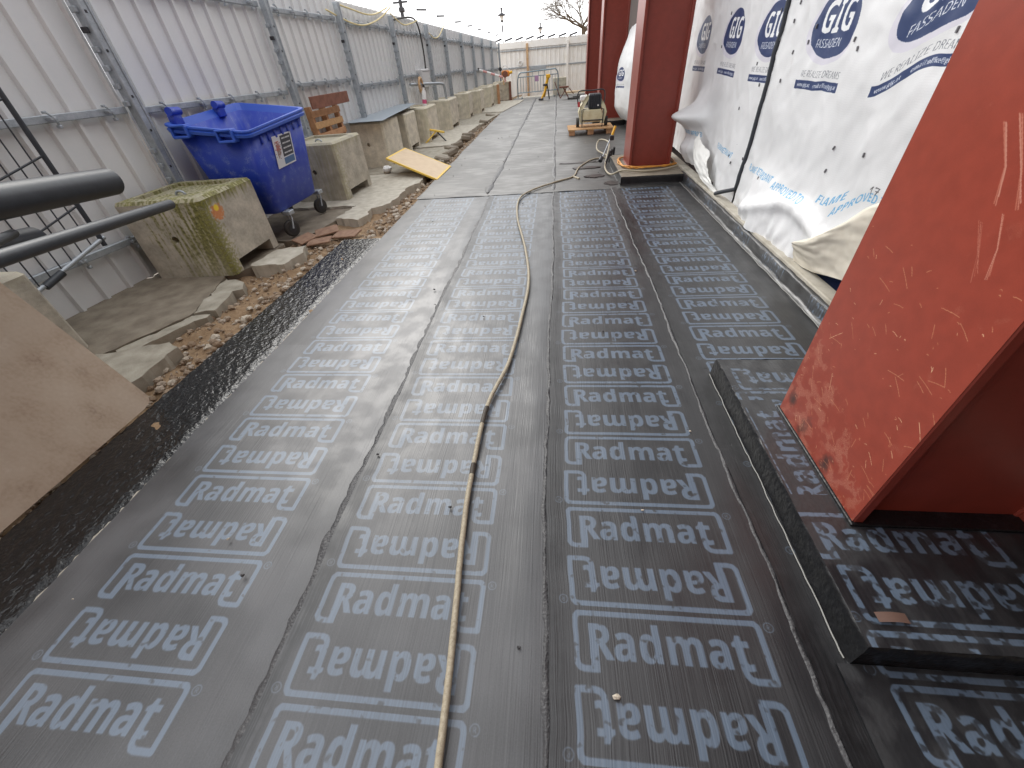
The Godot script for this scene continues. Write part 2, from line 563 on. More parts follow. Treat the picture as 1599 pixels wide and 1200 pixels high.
# coverage image of a printed sheet: x0..x0+w, z0 (far) .. z0+len
func print_cover(pw: int, ph: int, w: float, length: float, x0: float, z0: float, lx: float, top: float) -> Image:
	var im := Image.create(pw, ph, false, Image.FORMAT_L8)
	var up: Image = stamp.duplicate()
	up.generate_mipmaps()
	up.resize(int(0.70 * pw / w), int(0.20 * ph / length), Image.INTERPOLATE_TRILINEAR)
	up.clear_mipmaps()
	var dn: Image = up.duplicate()
	dn.rotate_180()
	var full := Rect2i(0, 0, up.get_width(), up.get_height())
	var z := top
	while z > z0 - 0.5: z -= 0.433
	while z < z0 + length:
		im.blit_rect(up, full, Vector2i(int((lx - x0) * pw / w), int((z - z0) * ph / length)))
		im.blit_rect(dn, full, Vector2i(int((lx - 0.065 - x0) * pw / w), int((z + 0.2165 - z0) * ph / length)))
		z += 0.433
	return im

# dust with painted-in sky sheen, and wear, keep their own grain; streaks follow the roll direction
func sheet_tex(sd: int, pw: int, ph: int, cover: Image, dust_sheen: float, streak: float, wear := 0.25, smear := false) -> ImageTexture:
	var cv := cover.get_data() if cover != null else PackedByteArray()
	var big := noise_img(sd, pw / 4, ph / 4, 0.014, 4)
	big.resize(pw, ph, Image.INTERPOLATE_BILINEAR)
	var bg := big.get_data()
	var stk := noise_img(sd + 1, pw, max(8, ph / 48), 0.22, 3)
	stk.resize(pw, ph, Image.INTERPOLATE_BILINEAR)
	var sk := stk.get_data()
	var fin := noise_img(sd + 2, pw, ph, 0.35, 2).get_data()
	var wr := noise_img(sd + 3, pw / 2, ph / 2, 0.09, 4)
	wr.resize(pw, ph, Image.INTERPOLATE_BILINEAR)
	var ww := wr.get_data()
	var o := PackedByteArray()
	o.resize(pw * ph * 3)
	var i := 0
	for y in ph:
		for x in pw:
			var c := 0.0 if cover == null else cv[i] / 255.0
			var b := bg[i] / 255.0
			var s := sk[i] / 255.0
			var f := fin[i] / 255.0
			c *= clampf((ww[i] / 255.0 - wear) * 6.0, 0.3, 1.0) * (1.0 - 0.3 * streak * (1.0 - s))
			var d := dust_sheen * clampf(0.85 + (b - 0.5) * 0.9 + (f - 0.5) * 0.25, 0.0, 1.2)
			var base := 33.0 + (s - 0.5) * 24.0 * streak + (f - 0.5) * 9.0
			# tar smeared along the lap in streaks
			var px := float(x) / pw
			base -= (14.0 + 44.0 * d) * smoothstep(0.13, 0.02, px + (b - 0.5) * 0.12) * smoothstep(0.3, 0.6, s * 0.65 + ww[i] / 255.0 * 0.35) if smear else 0.0
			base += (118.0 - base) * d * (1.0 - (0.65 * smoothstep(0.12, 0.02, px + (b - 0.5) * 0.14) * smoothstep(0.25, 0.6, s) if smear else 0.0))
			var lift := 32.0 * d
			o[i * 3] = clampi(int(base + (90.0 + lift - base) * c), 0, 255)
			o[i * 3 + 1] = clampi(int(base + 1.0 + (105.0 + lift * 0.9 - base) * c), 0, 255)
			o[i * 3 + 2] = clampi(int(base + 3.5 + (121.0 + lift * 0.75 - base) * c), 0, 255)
			i += 1
	return tex(Image.create_from_data(pw, ph, false, Image.FORMAT_RGB8, o))

func sheet_mat(t: Texture2D, rough_t: Texture2D, bump: Texture2D, cm: float) -> StandardMaterial3D:
	var m := mat(Color.WHITE, 1.0)
	m.albedo_texture = t
	m.roughness_texture = rough_t
	m.heightmap_enabled = true
	m.heightmap_texture = bump
	m.heightmap_scale = cm
	m.metallic_specular = 0.65
	return m

func rough_img(sd: int, w: int, h: int, freq: float, lo: int, hi: int) -> ImageTexture:
	var im := noise_img(sd, w, h, freq, 5)
	var d := im.get_data()
	for i in d.size(): d[i] = lo + int((hi - lo) * smoothstep(0.25, 0.75, d[i] / 255.0))
	return tex(Image.create_from_data(w, h, false, Image.FORMAT_L8, d))

func edge_wob(k: int, z: float) -> float:
	return noise.get_noise_2d(z * 0.4, k * 31.0) * 0.032 + noise.get_noise_2d(z * 5.0, k * 17.0) * 0.006

func build_membrane():
	make_stamp()
	var deck := structure("roof_deck")
	put("deck_slab", slab_mesh(PackedVector2Array([Vector2(-2.62, 1.6), Vector2(2.3, 1.6), Vector2(2.3, -26.0), Vector2(-2.1, -26.0), Vector2(-2.1, -4.78), Vector2(-2.62, -4.74)]), -0.3, -0.004), M.pale_concrete, deck)
	# tack coat of bitumen along the edge
	var prim := grid_mesh(36, 240, func(u, v):
		var z: float = lerp(-4.74, 1.2, v)
		var x: float = lerp(-2.62 + edge_wob(9, z) * 0.7, -2.0, u)
		return Vector3(x, 0.006 + 0.006 * noise.get_noise_2d(x * 14, z * 14) + 0.006 * noise.get_noise_2d(x * 40, z * 40) - 0.016 * smoothstep(-2.2, -2.12, x), z))
	var pmat: StandardMaterial3D = M.black_bitumen.duplicate()
	pmat.heightmap_scale = 0.5
	pmat.roughness = 0.24
	put("bitumen_coat", prim, pmat, deck)
	# printed strips: x0, width, mark x, mark top z, dust plus painted sky sheen, streak, far z
	var ZF := -6.5
	var ZM := -2.4
	var ZN := 0.8
	var bump_n := noise_img(70, 480, 24, 0.3, 3)
	bump_n.resize(480, 1536, Image.INTERPOLATE_BILINEAR)
	var bt := tex(bump_n)
	var rt := rough_img(77, 256, 768, 0.02, 94, 116)
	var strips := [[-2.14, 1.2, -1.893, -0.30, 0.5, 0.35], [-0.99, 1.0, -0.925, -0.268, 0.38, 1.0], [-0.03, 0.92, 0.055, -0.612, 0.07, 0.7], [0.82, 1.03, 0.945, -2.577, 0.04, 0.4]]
	for k in 4:
		var s: Array = strips[k]
		var x0: float = s[0]
		var w: float = s[1]
		var far: float = ZF if k > 0 else -6.75
		var near_len := ZN - ZM
		var far_len := ZM - far
		var pw := int(w * 440)
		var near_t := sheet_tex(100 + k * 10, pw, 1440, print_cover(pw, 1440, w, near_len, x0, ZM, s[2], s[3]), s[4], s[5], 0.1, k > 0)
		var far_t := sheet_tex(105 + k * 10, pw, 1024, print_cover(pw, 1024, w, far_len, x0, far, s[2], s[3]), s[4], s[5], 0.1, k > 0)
		var am := ArrayMesh.new()
		for part in 2:
			var za: float = ZM if part == 0 else far
			var zb: float = ZN if part == 0 else ZM
			var st := newst()
			add_grid(st, 40, 130, func(u, v): return sheet_point(k, x0, w, lerp(za, zb, v), u))
			st.generate_normals()
			st.set_material(sheet_mat(near_t if part == 0 else far_t, rt, bt, 0.07))
			st.commit(am)
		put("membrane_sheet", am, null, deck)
	# ragged bitumen bead squeezed out at each lap
	for q in [[-0.985, 1, 0.06], [-0.03, 2, 0.035], [0.822, 3, 0.028]]:
		var bead := grid_mesh(10, 620, func(u, v):
			var z: float = lerp(-6.6, 0.75, v)
			var wl: float = q[2] * (0.55 + 0.8 * abs(noise.get_noise_2d(z * 2.2, 5.0 + q[1])) + 0.18 * noise.get_noise_2d(z * 9, 9.0))
			var wr2: float = q[2] * 0.4 * (0.6 + 0.7 * noise.get_noise_2d(z * 10, 33.0 + q[1]))
			var c: float = q[0] + edge_wob(q[1], z)
			var x: float = lerp(c - wl, c + wr2, u)
			var hgt: float = sin(u * PI) * (0.0032 + 0.003 * maxf(0.0, noise.get_noise_2d(z * 3, 3.0 + q[1]))) + 0.003 * noise.get_noise_2d(x * 90, z * 4) * sin(u * PI)
			return Vector3(x, 0.0045 + 0.005 * q[1] + hgt - 0.0055 * (1.0 - sin(u * PI)), z))
		put("seam_bead", bead, M.bead, deck)
	# older dusty sheets further back
	var fw := 760
	var fh := 1536
	var a := noise_img(201, fw / 4, fh / 2, 0.02, 4)
	a.resize(fw, fh, Image.INTERPOLATE_BILINEAR)
	var crs := noise_img(202, fw / 12, fh, 0.12, 3)
	crs.resize(fw, fh, Image.INTERPOLATE_BILINEAR)
	var fine := noise_img(203, fw, fh, 0.3, 2)
	var ad := a.get_data()
	var cd := crs.get_data()
	var fd := fine.get_data()
	var o := PackedByteArray()
	o.resize(fw * fh * 3)
	var ro := PackedByteArray()
	ro.resize(fw * fh)
	for i in fw * fh:
		var x := -2.15 + 4.0 * (i % fw) / fw
		var t: float = ad[i] * 0.5 + cd[i] * 0.35 + fd[i] * 0.15
		var wet := smoothstep(0.0, 1.2, x) * 0.7
		var v: float = 62.0 + t * 0.26 - wet * 44.0
		var st2: float = smoothstep(0.5, 0.62, ad[i] / 255.0 * 0.6 + cd[i] / 255.0 * 0.4)
		v -= st2 * wet * 30.0
		o[i * 3] = clampi(int(v), 30, 255)
		o[i * 3 + 1] = clampi(int(v * 0.985), 30, 255)
		o[i * 3 + 2] = clampi(int(v * 0.955), 30, 255)
		ro[i] = clampi(int(136 - 24.0 * smoothstep(0.46, 0.66, cd[i] / 255.0 * 0.55 + ad[i] / 255.0 * 0.45) - wet * 25.0), 50, 200)
	var fmat := sheet_mat(tex(Image.create_from_data(fw, fh, false, Image.FORMAT_RGB8, o)), tex(Image.create_from_data(fw, fh, false, Image.FORMAT_L8, ro)), tex(crs), 0.25)
	var xs := [-2.14, -1.0, -0.02, 1.84]
	for r in 2:
		for k in 3:
			var za := -25.0 if r == 0 else -15.55
			var zb := -15.5 if r == 0 else -6.42
			var st := newst()
			add_grid(st, 24, 120, func(u, v):
				var z: float = lerp(za, zb, v)
				var x: float = lerp(xs[k] - 0.03 + edge_wob(20 + k, z), xs[k + 1] + 0.02, u)
				return Vector3(x, 0.001 + 0.005 * k + 0.012 * r + 0.007 * noise.get_noise_2d(x * 1.3, z * 1.3) + 0.004 * noise.get_noise_2d(x * 5, z * 5), z))
			var am := done(st)
			# uv over the whole field
			var mdt := MeshDataTool.new()
			mdt.create_from_surface(am, 0)
			for i in mdt.get_vertex_count():
				var p := mdt.get_vertex(i)
				mdt.set_vertex_uv(i, Vector2((p.x + 2.15) / 4.0, (p.z + 25.0) / 18.6))
			var am2 := ArrayMesh.new()
			mdt.commit_to_surface(am2)
			put("membrane_sheet", am2, fmat, deck)
	for q in [[-1.03, 21, 0.1], [-0.04, 22, 0.08]]:
		var bead := grid_mesh(8, 420, func(u, v):
			var z: float = lerp(-24.0, -6.55, v)
			var wl: float = q[2] * (0.6 + 0.8 * noise.get_noise_2d(z * 2.0, 2.0 * q[1]))
			var c: float = q[0] + edge_wob(q[1], z)
			var x: float = lerp(c - wl, c + wl * 0.6, u)
			return Vector3(x, 0.02 + sin(u * PI) * 0.009 + 0.004 * noise.get_noise_2d(x * 40, z * 30) - 0.013 * (1.0 - sin(u * PI)), z))
		put("seam_bead", bead, M.bead, deck)
	# dark dried spill and grit
	for p in [[0.62, -7.25, 0.16, 0.1], [0.5, -7.9, 0.24, 0.09], [0.42, -8.35, 0.3, 0.07], [0.85, -6.75, 0.12, 0.12]]:
		var poly := PackedVector2Array()
		for i in 26:
			var an := TAU * i / 26
			var rr := 1.0 + 0.55 * noise.get_noise_2d(cos(an) * 2 + p[0] * 9, sin(an) * 2 + p[1])
			poly.append(Vector2(p[0] + cos(an) * p[2] * rr, p[1] + sin(an) * p[3] * rr))
		put("bitumen_spill", slab_mesh(poly, 0.0, 0.032), mat(S(52, 44, 42), 0.35), deck)
	var sd := 0
	for i in 46:
		var z := -pow(rng.randf(), 1.4) * 12.0 - 0.3
		var x := rng.randf_range(-2.0, 0.8)
		sd += 1
		put("grit", pebble(30 + i % 3), M.bead if i % 3 else M.stone, deck, Vector3(x, 0.024, z), Basis.from_euler(Vector3(i, i * 2, i * 3)).scaled(Vector3(0.007, 0.004, 0.005) * rng.randf_range(0.6, 1.8)))

func sheet_point(k: int, x0: float, w: float, z: float, u: float) -> Vector3:
	var xl := x0 + edge_wob(k, z) if k > 0 else x0 + edge_wob(12, z) * 0.5
	var x := lerpf(xl, x0 + w + 0.02, u)
	var y := 0.006 + 0.005 * k
	y += 0.0016 * noise.get_noise_2d(x * 1.0, z * 0.5) + 0.0012 * noise.get_noise_2d(x * 7.0 + k * 9, z * 1.7)
	# the lap rises over the sheet below, with puckers
	var l := exp(-pow((x - xl) / 0.05, 2.0))
	if k > 0: y += l * (0.004 + 0.006 * abs(noise.get_noise_2d(z * 3.0, k * 8.0)))
	var band := exp(-pow((x - (x0 + w - 0.13)) / 0.07, 2.0))
	y += band * 0.006 * (0.6 + noise.get_noise_2d(z * 0.9, k * 5.0))
	return Vector3(x, y, z)

# ---------------------------------------------------------------- plinths, upstand
func build_plinths():
	var bt := tex(noise_img(71, 256, 256, 0.2, 3))
	var rt := rough_img(78, 256, 256, 0.03, 70, 140)
	# top of the near plinth with its patched print
	var pw := 460
	var ph := 760
	var cov := Image.create(pw, ph, false, Image.FORMAT_L8)
	var kx := pw / 0.9
	var kz := ph / 1.49
	var up: Image = stamp.duplicate()
	up.generate_mipmaps()
	up.resize(int(0.70 * kx), int(0.2 * kz), Image.INTERPOLATE_TRILINEAR)
	up.clear_mipmaps()
	var dn: Image = up.duplicate()
	dn.rotate_180()
	var full := Rect2i(0, 0, up.get_width(), up.get_height())
	# plinth field: x 0.955.., z -2.01 (row 0) ..
	for q in [[0.955, -1.72, 0], [0.93, -1.93, 1], [0.93, -0.985, 0], [0.925, -0.785, 1], [0.965, -0.568, 0]]:
		cov.blit_rect(dn if q[2] else up, full, Vector2i(int((q[0] - 0.955) * kx), int((q[1] + 2.01) * kz)))
	cov.fill_rect(Rect2i(0, int(0.36 * kz), int(0.16 * kx), int(0.62 * kz)), Color.BLACK)
	var side: Image = up.duplicate()
	side.rotate_90(COUNTERCLOCKWISE)
	cov.blit_rect(side, Rect2i(int(0.012 * kx), int(0.1 * kz), int(0.14 * kx), int(0.52 * kz)), Vector2i(int(0.01 * kx), int(0.42 * kz)))
	var pt := sheet_tex(170, pw, ph, cov, 0.05, 0.6, 0.3)
	var topm := sheet_mat(pt, rt, bt, 0.08)
	for n in 4:
		var zc: float = [-1.265, -7.5, -13.75, -19.95][n]
		var z1: float = zc + 0.75 if n == 0 else zc + 0.9
		var z0: float = zc - 0.745
		var base := structure("column_plinth", Vector3(0, 0, 0))
		var H := 0.135
		var st := newst()
		add_grid(st, 24, 40, func(u, v):
			var x: float = lerp(0.955, 1.87, u)
			var z: float = lerp(z0, z1, v)
			return Vector3(x, H + 0.003 * noise.get_noise_2d(x * 5, z * 5 + n), z))
		put("plinth_top", done(st), topm if n == 0 else M.dark_slab, base)
		# upturned faces, front, left, back, slightly bellied, with a soft arris and fillet
		var path := [Vector2(1.87, z1), Vector2(0.955, z1), Vector2(0.955, z0), Vector2(1.87, z0)]
		for f in 3:
			var a: Vector2 = path[f]
			var b: Vector2 = path[f + 1]
			var out := (b - a).orthogonal().normalized()
			if f == 0: out = Vector2(0, 1)
			elif f == 1: out = Vector2(-1, 0)
			else: out = Vector2(0, -1)
			var prof := [[0.0, H + 0.001], [0.006, H - 0.006], [0.010, H - 0.03], [0.010, 0.05], [0.014, 0.022], [0.03, 0.012], [0.075, 0.0065 + 0.005 * 3], [0.1, 0.0]]
			put("upturn", grid_mesh(60, prof.size() - 1, func(u, v):
				var p: Vector2 = a.lerp(b, u)
				var e: Array = prof[int(round(v * (prof.size() - 1)))]
				var d: float = e[0] * (1.0 + 0.35 * noise.get_noise_2d(u * 9, f * 7.0)) + 0.004 * noise.get_noise_2d(u * 20, v * 5)
				# mitre the outside corners
				var along: Vector2 = (b - a).normalized()
				var ext: float = (d if f < 2 else 0.0) * smoothstep(0.97, 1.0, u) - (d if f > 0 else 0.0) * smoothstep(0.03, 0.0, u)
				return v3(p + out * d + along * ext, e[1] + (0.002 * noise.get_noise_2d(u * 30, f * 3.0) if e[1] > 0.02 else 0.0))), M.black_bitumen, base)
		# pale line of sealant where the upturn meets the deck
		var line := []
		for i in 70:
			var z: float = lerp(z1, z0, i / 69.0)
			line.append(Vector3(0.932 - 0.006 * noise.get_noise_1d(z * 8), 0.026 + 0.002 * noise.get_noise_1d(z * 14), z))
		put("sealant_line", tube_mesh(line, 0.0028, 5), M.sealant, base)
	# printed sheet in front of the near plinth
	var fcov := print_cover(460, 560, 1.0, 1.25, 0.88, -0.5, 1.0, -0.452)
	var ft := sheet_tex(180, 460, 560, fcov, 0.05, 0.5, 0.3)
	var front := structure("membrane_patch")
	put("membrane_sheet", grid_mesh(30, 36, func(u, v):
		var x: float = lerp(0.9, 1.9, u)
		var z: float = lerp(-0.5, 0.75, v)
		return Vector3(x, 0.029 + 0.004 * noise.get_noise_2d(x * 3, z * 3), z)), sheet_mat(ft, rt, bt, 0.08), front)
	# long upstand below the facade with a pale kerb on it
	var ups := structure("upstand_kerb")
	var cov2 := Image.create(1536, 96, false, Image.FORMAT_L8)
	var small: Image = stamp.duplicate()
	small.generate_mipmaps()
	small.resize(150, 62, Image.INTERPOLATE_TRILINEAR)
	small.clear_mipmaps()
	for i in 5: cov2.blit_rect(small, Rect2i(0, 0, 150, 62), Vector2i([120, 420, 760, 1010, 1290][i], 18))
	var ut := sheet_tex(190, 1536, 96, cov2, 0.0, 0.2, 0.5)
	var um := sheet_mat(ut, rt, bt, 0.05)
	var uprof := [[1.866, 0.142], [1.845, 0.14], [1.835, 0.13], [1.833, 0.05], [1.826, 0.03], [1.79, 0.022]]
	for seg in [[-2.05, -6.75], [-8.3, -13.0], [-14.5, -19.2]]:
		put("upturn", grid_mesh(120, 5, func(u, v):
			var z: float = lerp(seg[1], seg[0], u)
			var e: Array = uprof[int(round(v * 5))]
			return Vector3(e[0] + 0.012 * noise.get_noise_2d(z * 2.2, v * 2.0) + 0.006 * noise.get_noise_2d(z * 9, v * 4), e[1] + (0.006 * noise.get_noise_2d(z * 5, 3.0) if v < 0.5 else 0.0), z)), um, ups)
		var line := []
		for i in 90:
			var z: float = lerp(seg[0], seg[1], i / 89.0)
			line.append(Vector3(1.80 + 0.012 * noise.get_noise_1d(z * 4), 0.03 + 0.004 * noise.get_noise_1d(z * 9), z))
		put("sealant_line", tube_mesh(line, 0.0035, 5), M.sealant, ups)
	put("kerb", box_mesh(Vector3(1.868, -0.02, -20.5), Vector3(1.985, 0.168, 1.2), 0.008), M.pale_concrete, ups)
	put("base_channel", box_mesh(Vector3(1.99, -0.02, -20.5), Vector3(2.5, 0.06, 1.2), 0.004), M.interior, ups)

func build_upper_floor():
	var up := structure("upper_floor")
	put("floor_slab", box_mesh(Vector3(0.95, 4.6, -27.0), Vector3(9.0, 4.95, 5.0), 0.01), M.concrete, up)
	put("edge_beam", box_mesh(Vector3(1.13, 4.15, -27.0), Vector3(1.5, 4.59, 5.0), 0.01), M.red, up)
	put("back_wall", box_mesh(Vector3(2.36, -0.1, -27.0), Vector3(2.5, 4.59, 5.0), 0.01), M.interior, up)

	# taller part of the building behind the viewpoint, shading the faces turned towards it
	var rear := structure("rear_wall")
	put("wall_face", box_mesh(Vector3(-3.4, -0.2, 2.8), Vector3(9.0, 10.0, 3.2), 0.02), M.wood_dark, rear)

# ---------------------------------------------------------------- steel columns
func build_columns():
	# near flange carries scratches, chalk strokes and scuffs
	var W := 384
	var Hh := 1536
	var base := noise_img(301, W, Hh, 0.02, 4).get_data()
	var fin := noise_img(302, W, Hh, 0.4, 2).get_data()
	var dus := noise_img(303, W, Hh, 0.012, 4).get_data()
	var o := PackedByteArray()
	o.resize(W * Hh * 3)
	for i in W * Hh:
		var y := float(i / W) / Hh
		var f := fin[i] / 255.0
		var t := (base[i] / 255.0 - 0.5) * 14.0 + (f - 0.5) * 10.0
		# powdery overspray with its own grain on the foot of the flange
		var ux := float(i % W) / W
		var d := clampf((dus[i] / 255.0 - 0.8 + (0.6 if y > 0.8 + 0.16 * ux + 0.1 * (base[i] / 255.0 - 0.5) else 0.0) * smoothstep(0.35, 0.6, base[i] / 255.0)) * 2.0, 0.0, 0.6) * (f * f * 1.8)
		var c := Vector3(148 + t, 62 + t * 0.5, 45 + t * 0.4).lerp(Vector3(188, 142, 122), clampf(d, 0, 1))
		# scorch marks from the torch along the foot
		for q in [[0.09, 0.955, 0.05], [0.3, 0.972, 0.07], [0.62, 0.98, 0.06]]:
			var dd := Vector2((ux - q[0]) / q[2], (y - q[1]) / 0.022).length() + (base[i] / 255.0 - 0.5) * 1.4
			if dd < 1.0: c = c.lerp(Vector3(52, 38, 34), (1.0 - dd) * (0.4 + 0.6 * f))
		o[i * 3] = clampi(int(c.x), 0, 255)
		o[i * 3 + 1] = clampi(int(c.y), 0, 255)
		o[i * 3 + 2] = clampi(int(c.z), 0, 255)
	var img := Image.create_from_data(W, Hh, false, Image.FORMAT_RGB8, o)
	for i in 170:   # scratches
		var x := rng.randf_range(0.02, 0.98) * W
		var y := (1.0 - pow(rng.randf(), 1.6) * 0.36) * Hh
		var an := rng.randfn(0.35, 0.6)
		var ln := 4.0 + pow(rng.randf(), 3.0) * 44.0
		var col := Color8(190, 128, 96) if i % 4 else Color8(214, 176, 140)
		stroke(img, PackedVector2Array([Vector2(x, y), Vector2(x + cos(an) * ln * 0.5, y + sin(an) * ln * 0.5 - 1), Vector2(x + cos(an) * ln, y + sin(an) * ln)]), 0.55, col)
	# texture spans 2.6 m of height from the foot; near edge at u = 1
	for cst in [[0.44, 0.518, 0.62, 0.585, 2.6], [0.49, 0.51, 0.70, 0.59, 2.4], [0.66, 0.588, 0.77, 0.645, 1.8], [0.6, 0.6, 0.72, 0.655, 1.0]]:
		for j in 3:
			var x0: float = cst[0] * W + rng.randf_range(-5, 5)
			stroke(img, PackedVector2Array([Vector2(x0, cst[1] * Hh), Vector2(lerp(x0, cst[2] * W, 0.6) + 3, lerp(cst[1], cst[3], 0.5) * Hh), Vector2(cst[2] * W + rng.randf_range(-5, 5), cst[3] * Hh - rng.randf() * 22)]), cst[4] * 0.35, Color8(180, 106, 86).lerp(Color8(196, 138, 120), j * 0.4))
	var fm := mat(Color.WHITE, 0.36)
	fm.albedo_texture = tex(img)
	for n in 4:
		var zc: float = [-1.265, -7.5, -13.75, -19.95][n]
		var lab: String = ["scratched red oxide steel column on the printed membrane plinth", "red oxide steel column with an orange cable coiled round its foot", "red oxide steel column behind the compressor on its pallet", "red oxide steel column standing nearest the far hoarding"][n]
		var c := thing("steel_column", Vector3(1.13, 0.135, zc), lab, "column", "steel columns along the facade")
		var hw := 0.325
		var top := 4.02
		var st := newst()
		add_box(st, Vector3(0.0, 0.0, -hw), Vector3(0.036, top, hw), 0.004)
		put("flange", done(st), M.red, c)
		if n == 0:
			var sf := newst()
			quad_uv(sf, [Vector3(-0.0022, 0.004, -hw + 0.004), Vector3(-0.0022, 0.004, hw - 0.004), Vector3(-0.0022, 2.604, hw - 0.004), Vector3(-0.0022, 2.604, -hw + 0.004)], [Vector2(0, 1), Vector2(1, 1), Vector2(1, 0), Vector2(0, 0)])
			put("paint_coat", done(sf), fm, c)
		put("flange", box_mesh(Vector3(0.594, 0.0, -hw), Vector3(0.63, top, hw), 0.004), M.red, c)
		for s in [-1, 1]:
			put("web", box_mesh(Vector3(0.037, 0.0, s * 0.255 - 0.012), Vector3(0.593, top, s * 0.255 + 0.012), 0.002), M.red, c)
			put("weld", tube_mesh([Vector3(0.04, 0.0, s * 0.268), Vector3(0.04, top, s * 0.268)], 0.009, 6), M.red, c)
			put("weld", tube_mesh([Vector3(0.59, 0.0, s * 0.268), Vector3(0.59, top, s * 0.268)], 0.009, 6), M.red, c)
		put("base_plate", box_mesh(Vector3(-0.012, -0.004, -hw - 0.012), Vector3(0.642, 0.012, hw + 0.012), 0.003), M.red if n else M.black_bitumen, c)

# ---------------------------------------------------------------- wrapped facade units
func wrap_tex(sd: int, length: float, height: float, marks: Array, blue: Array, extra: bool) -> ImageTexture:
	var W := 1024
	var Hh := 1024
	var kx := W / length
	var ky := Hh / height
	var a := noise_img(sd, W / 2, Hh / 2, 0.01, 3)
	a.resize(W, Hh, Image.INTERPOLATE_BILINEAR)
	var ad := a.get_data()
	var fin := noise_img(sd + 1, W, Hh, 0.4, 1).get_data()
	var o := PackedByteArray()
	o.resize(W * Hh * 3)
	for y in Hh:
		var rib := 3.5 if (y % 5 == 0 and y > Hh * 0.55) else 0.0
		for x in W:
			var i := y * W + x
			var v := 226.0 + (ad[i] - 128) * 0.07 + (fin[i] - 128) * 0.03 - rib
			o[i * 3] = int(v)
			o[i * 3 + 1] = int(v + 1)
			o[i * 3 + 2] = int(v + 2)
	var img := Image.create_from_data(W, Hh, false, Image.FORMAT_RGB8, o)
	var navy := Color8(40, 60, 104)
	for m in marks:   # [distance from far end, height above hem line]
		var c := Vector2(m[0] * kx, Hh - m[1] * ky)
		for ring in 2:
			var poly := PackedVector2Array()
			for i in 40:
				var an := TAU * i / 40
				var rx := 0.30 * (1.0 + 0.10 * cos(an - 2.3)) * (1.1 if ring == 0 else 1.0)
				var ry := 0.215 * (1.0 + 0.12 * cos(an - 5.5)) * (1.1 if ring == 0 else 1.0)
				poly.append(c + Vector2(cos(an) * rx * kx - (0.025 * kx if ring == 0 else 0.0), sin(an) * ry * ky + (0.02 * ky if ring == 0 else 0.0)))
			fill_poly(img, poly, Color8(214, 212, 222) if ring == 0 else navy)
		draw_text(img, "GIG", Rect2(c.x - 0.19 * kx, c.y - 0.155 * ky, 0.38 * kx, 0.195 * ky), Color8(236, 238, 240), bold, 0.1)
		draw_text(img, "FASSADEN", Rect2(c.x - 0.2 * kx, c.y + 0.075 * ky, 0.33 * kx, 0.055 * ky), Color8(220, 224, 232), plain, 0.12)
		draw_text(img, "WE REALIZE DREAMS", Rect2(c.x - 0.28 * kx, c.y + 0.275 * ky, 0.56 * kx, 0.045 * ky), Color8(120, 124, 132), plain, 0.1)
		img.fill_rect(Rect2i(int(c.x - 0.33 * kx), int(c.y + 0.345 * ky), int(0.64 * kx), int(0.062 * ky)), navy)
		draw_text(img, "www.gig.at", Rect2(c.x - 0.29 * kx, c.y + 0.36 * ky, 0.2 * kx, 0.035 * ky), Color8(206, 210, 220), bold)
		draw_text(img, "email:office@gig.at", Rect2(c.x - 0.03 * kx, c.y + 0.358 * ky, 0.31 * kx, 0.038 * ky), Color8(206, 210, 220), bold)
	for b in blue:
		draw_text(img, b[3], Rect2(b[0] * kx, Hh - b[1] * ky, b[2] * kx, 0.062 * ky), Color8(110, 170, 210), bold, 0.08)
	if extra:
		for h in [[2.25, 0.62, 0.09], [2.02, 0.42, 0.07]]:
			var p := Vector2(h[0] * kx, Hh - h[1] * ky)
			var s: float = h[2] * kx
			stroke(img, PackedVector2Array([p, p + Vector2(s * 0.3, -s * 0.35), p + Vector2(s * 0.25, s * 0.5)]), 1.1, Color8(70, 70, 74))
			stroke(img, PackedVector2Array([p + Vector2(s * 0.6, -s * 0.3), p + Vector2(s * 1.2, -s * 0.35), p + Vector2(s * 0.85, s * 0.5)]), 1.1, Color8(70, 70, 74))
			stroke(img, PackedVector2Array([p + Vector2(s * 0.75, s * 0.1), p + Vector2(s * 1.2, s * 0.02)]), 1.0, Color8(70, 70, 74))
	return tex(img)

func cat(p: Array, t: float) -> float:
	var n := p.size() - 1
	var f := clampf(t, 0.0, 1.0) * n
	var i: int = min(int(f), n - 1)
	var a: float = p[max(i - 1, 0)]
	var b: float = p[i]
	var c: float = p[i + 1]
	var d: float = p[min(i + 2, n)]
	return cubic_interpolate(b, c, a, d, f - i)

# net[row][col] of Vector3, smooth through the points
func net_point(net: Array, u: float, v: float) -> Vector3:
	var out := Vector3.ZERO
	for ax in 3:
		var col := []
		for row in net:
			var r := []
			for p in row: r.append(p[ax])
			col.append(cat(r, u))
		out[ax] = cat(col, v)
	return out

func crease(z: float, y: float, sd: float) -> float:
	var a: float = 1.0 - absf(noise.get_noise_2d(z * 1.1 + y * 0.7 + sd, y * 0.45 - z * 0.5))
	var b: float = 1.0 - absf(noise.get_noise_2d(z * 2.4 - y * 1.2 + sd * 2.0, y * 1.1 + z * 0.8))
	return pow(a, 6.0) * 0.009 + pow(b, 7.0) * 0.005 + noise.get_noise_2d(z * 0.8, y * 0.8 + sd) * 0.016 + noise.get_noise_2d(z * 5.0 - y * 3.0, y * 4.0 + sd) * 0.005

func wrap_a_x(z: float, y: float) -> float:
	var low := smoothstep(0.75, 0.12, y)
	var x := 2.03 - crease(z, y, 3.0) * (1.0 + low * 1.4)
	x -= low * (0.115 + 0.05 * sin(z * 4.4 + 0.6) + 0.05 * noise.get_noise_1d(z * 2.0))
	return x - 0.05 * exp(-pow((y - 0.36 - 0.12 * sin(z * 3.0)) / 0.06, 2.0)) * smoothstep(-5.0, -4.5, z)

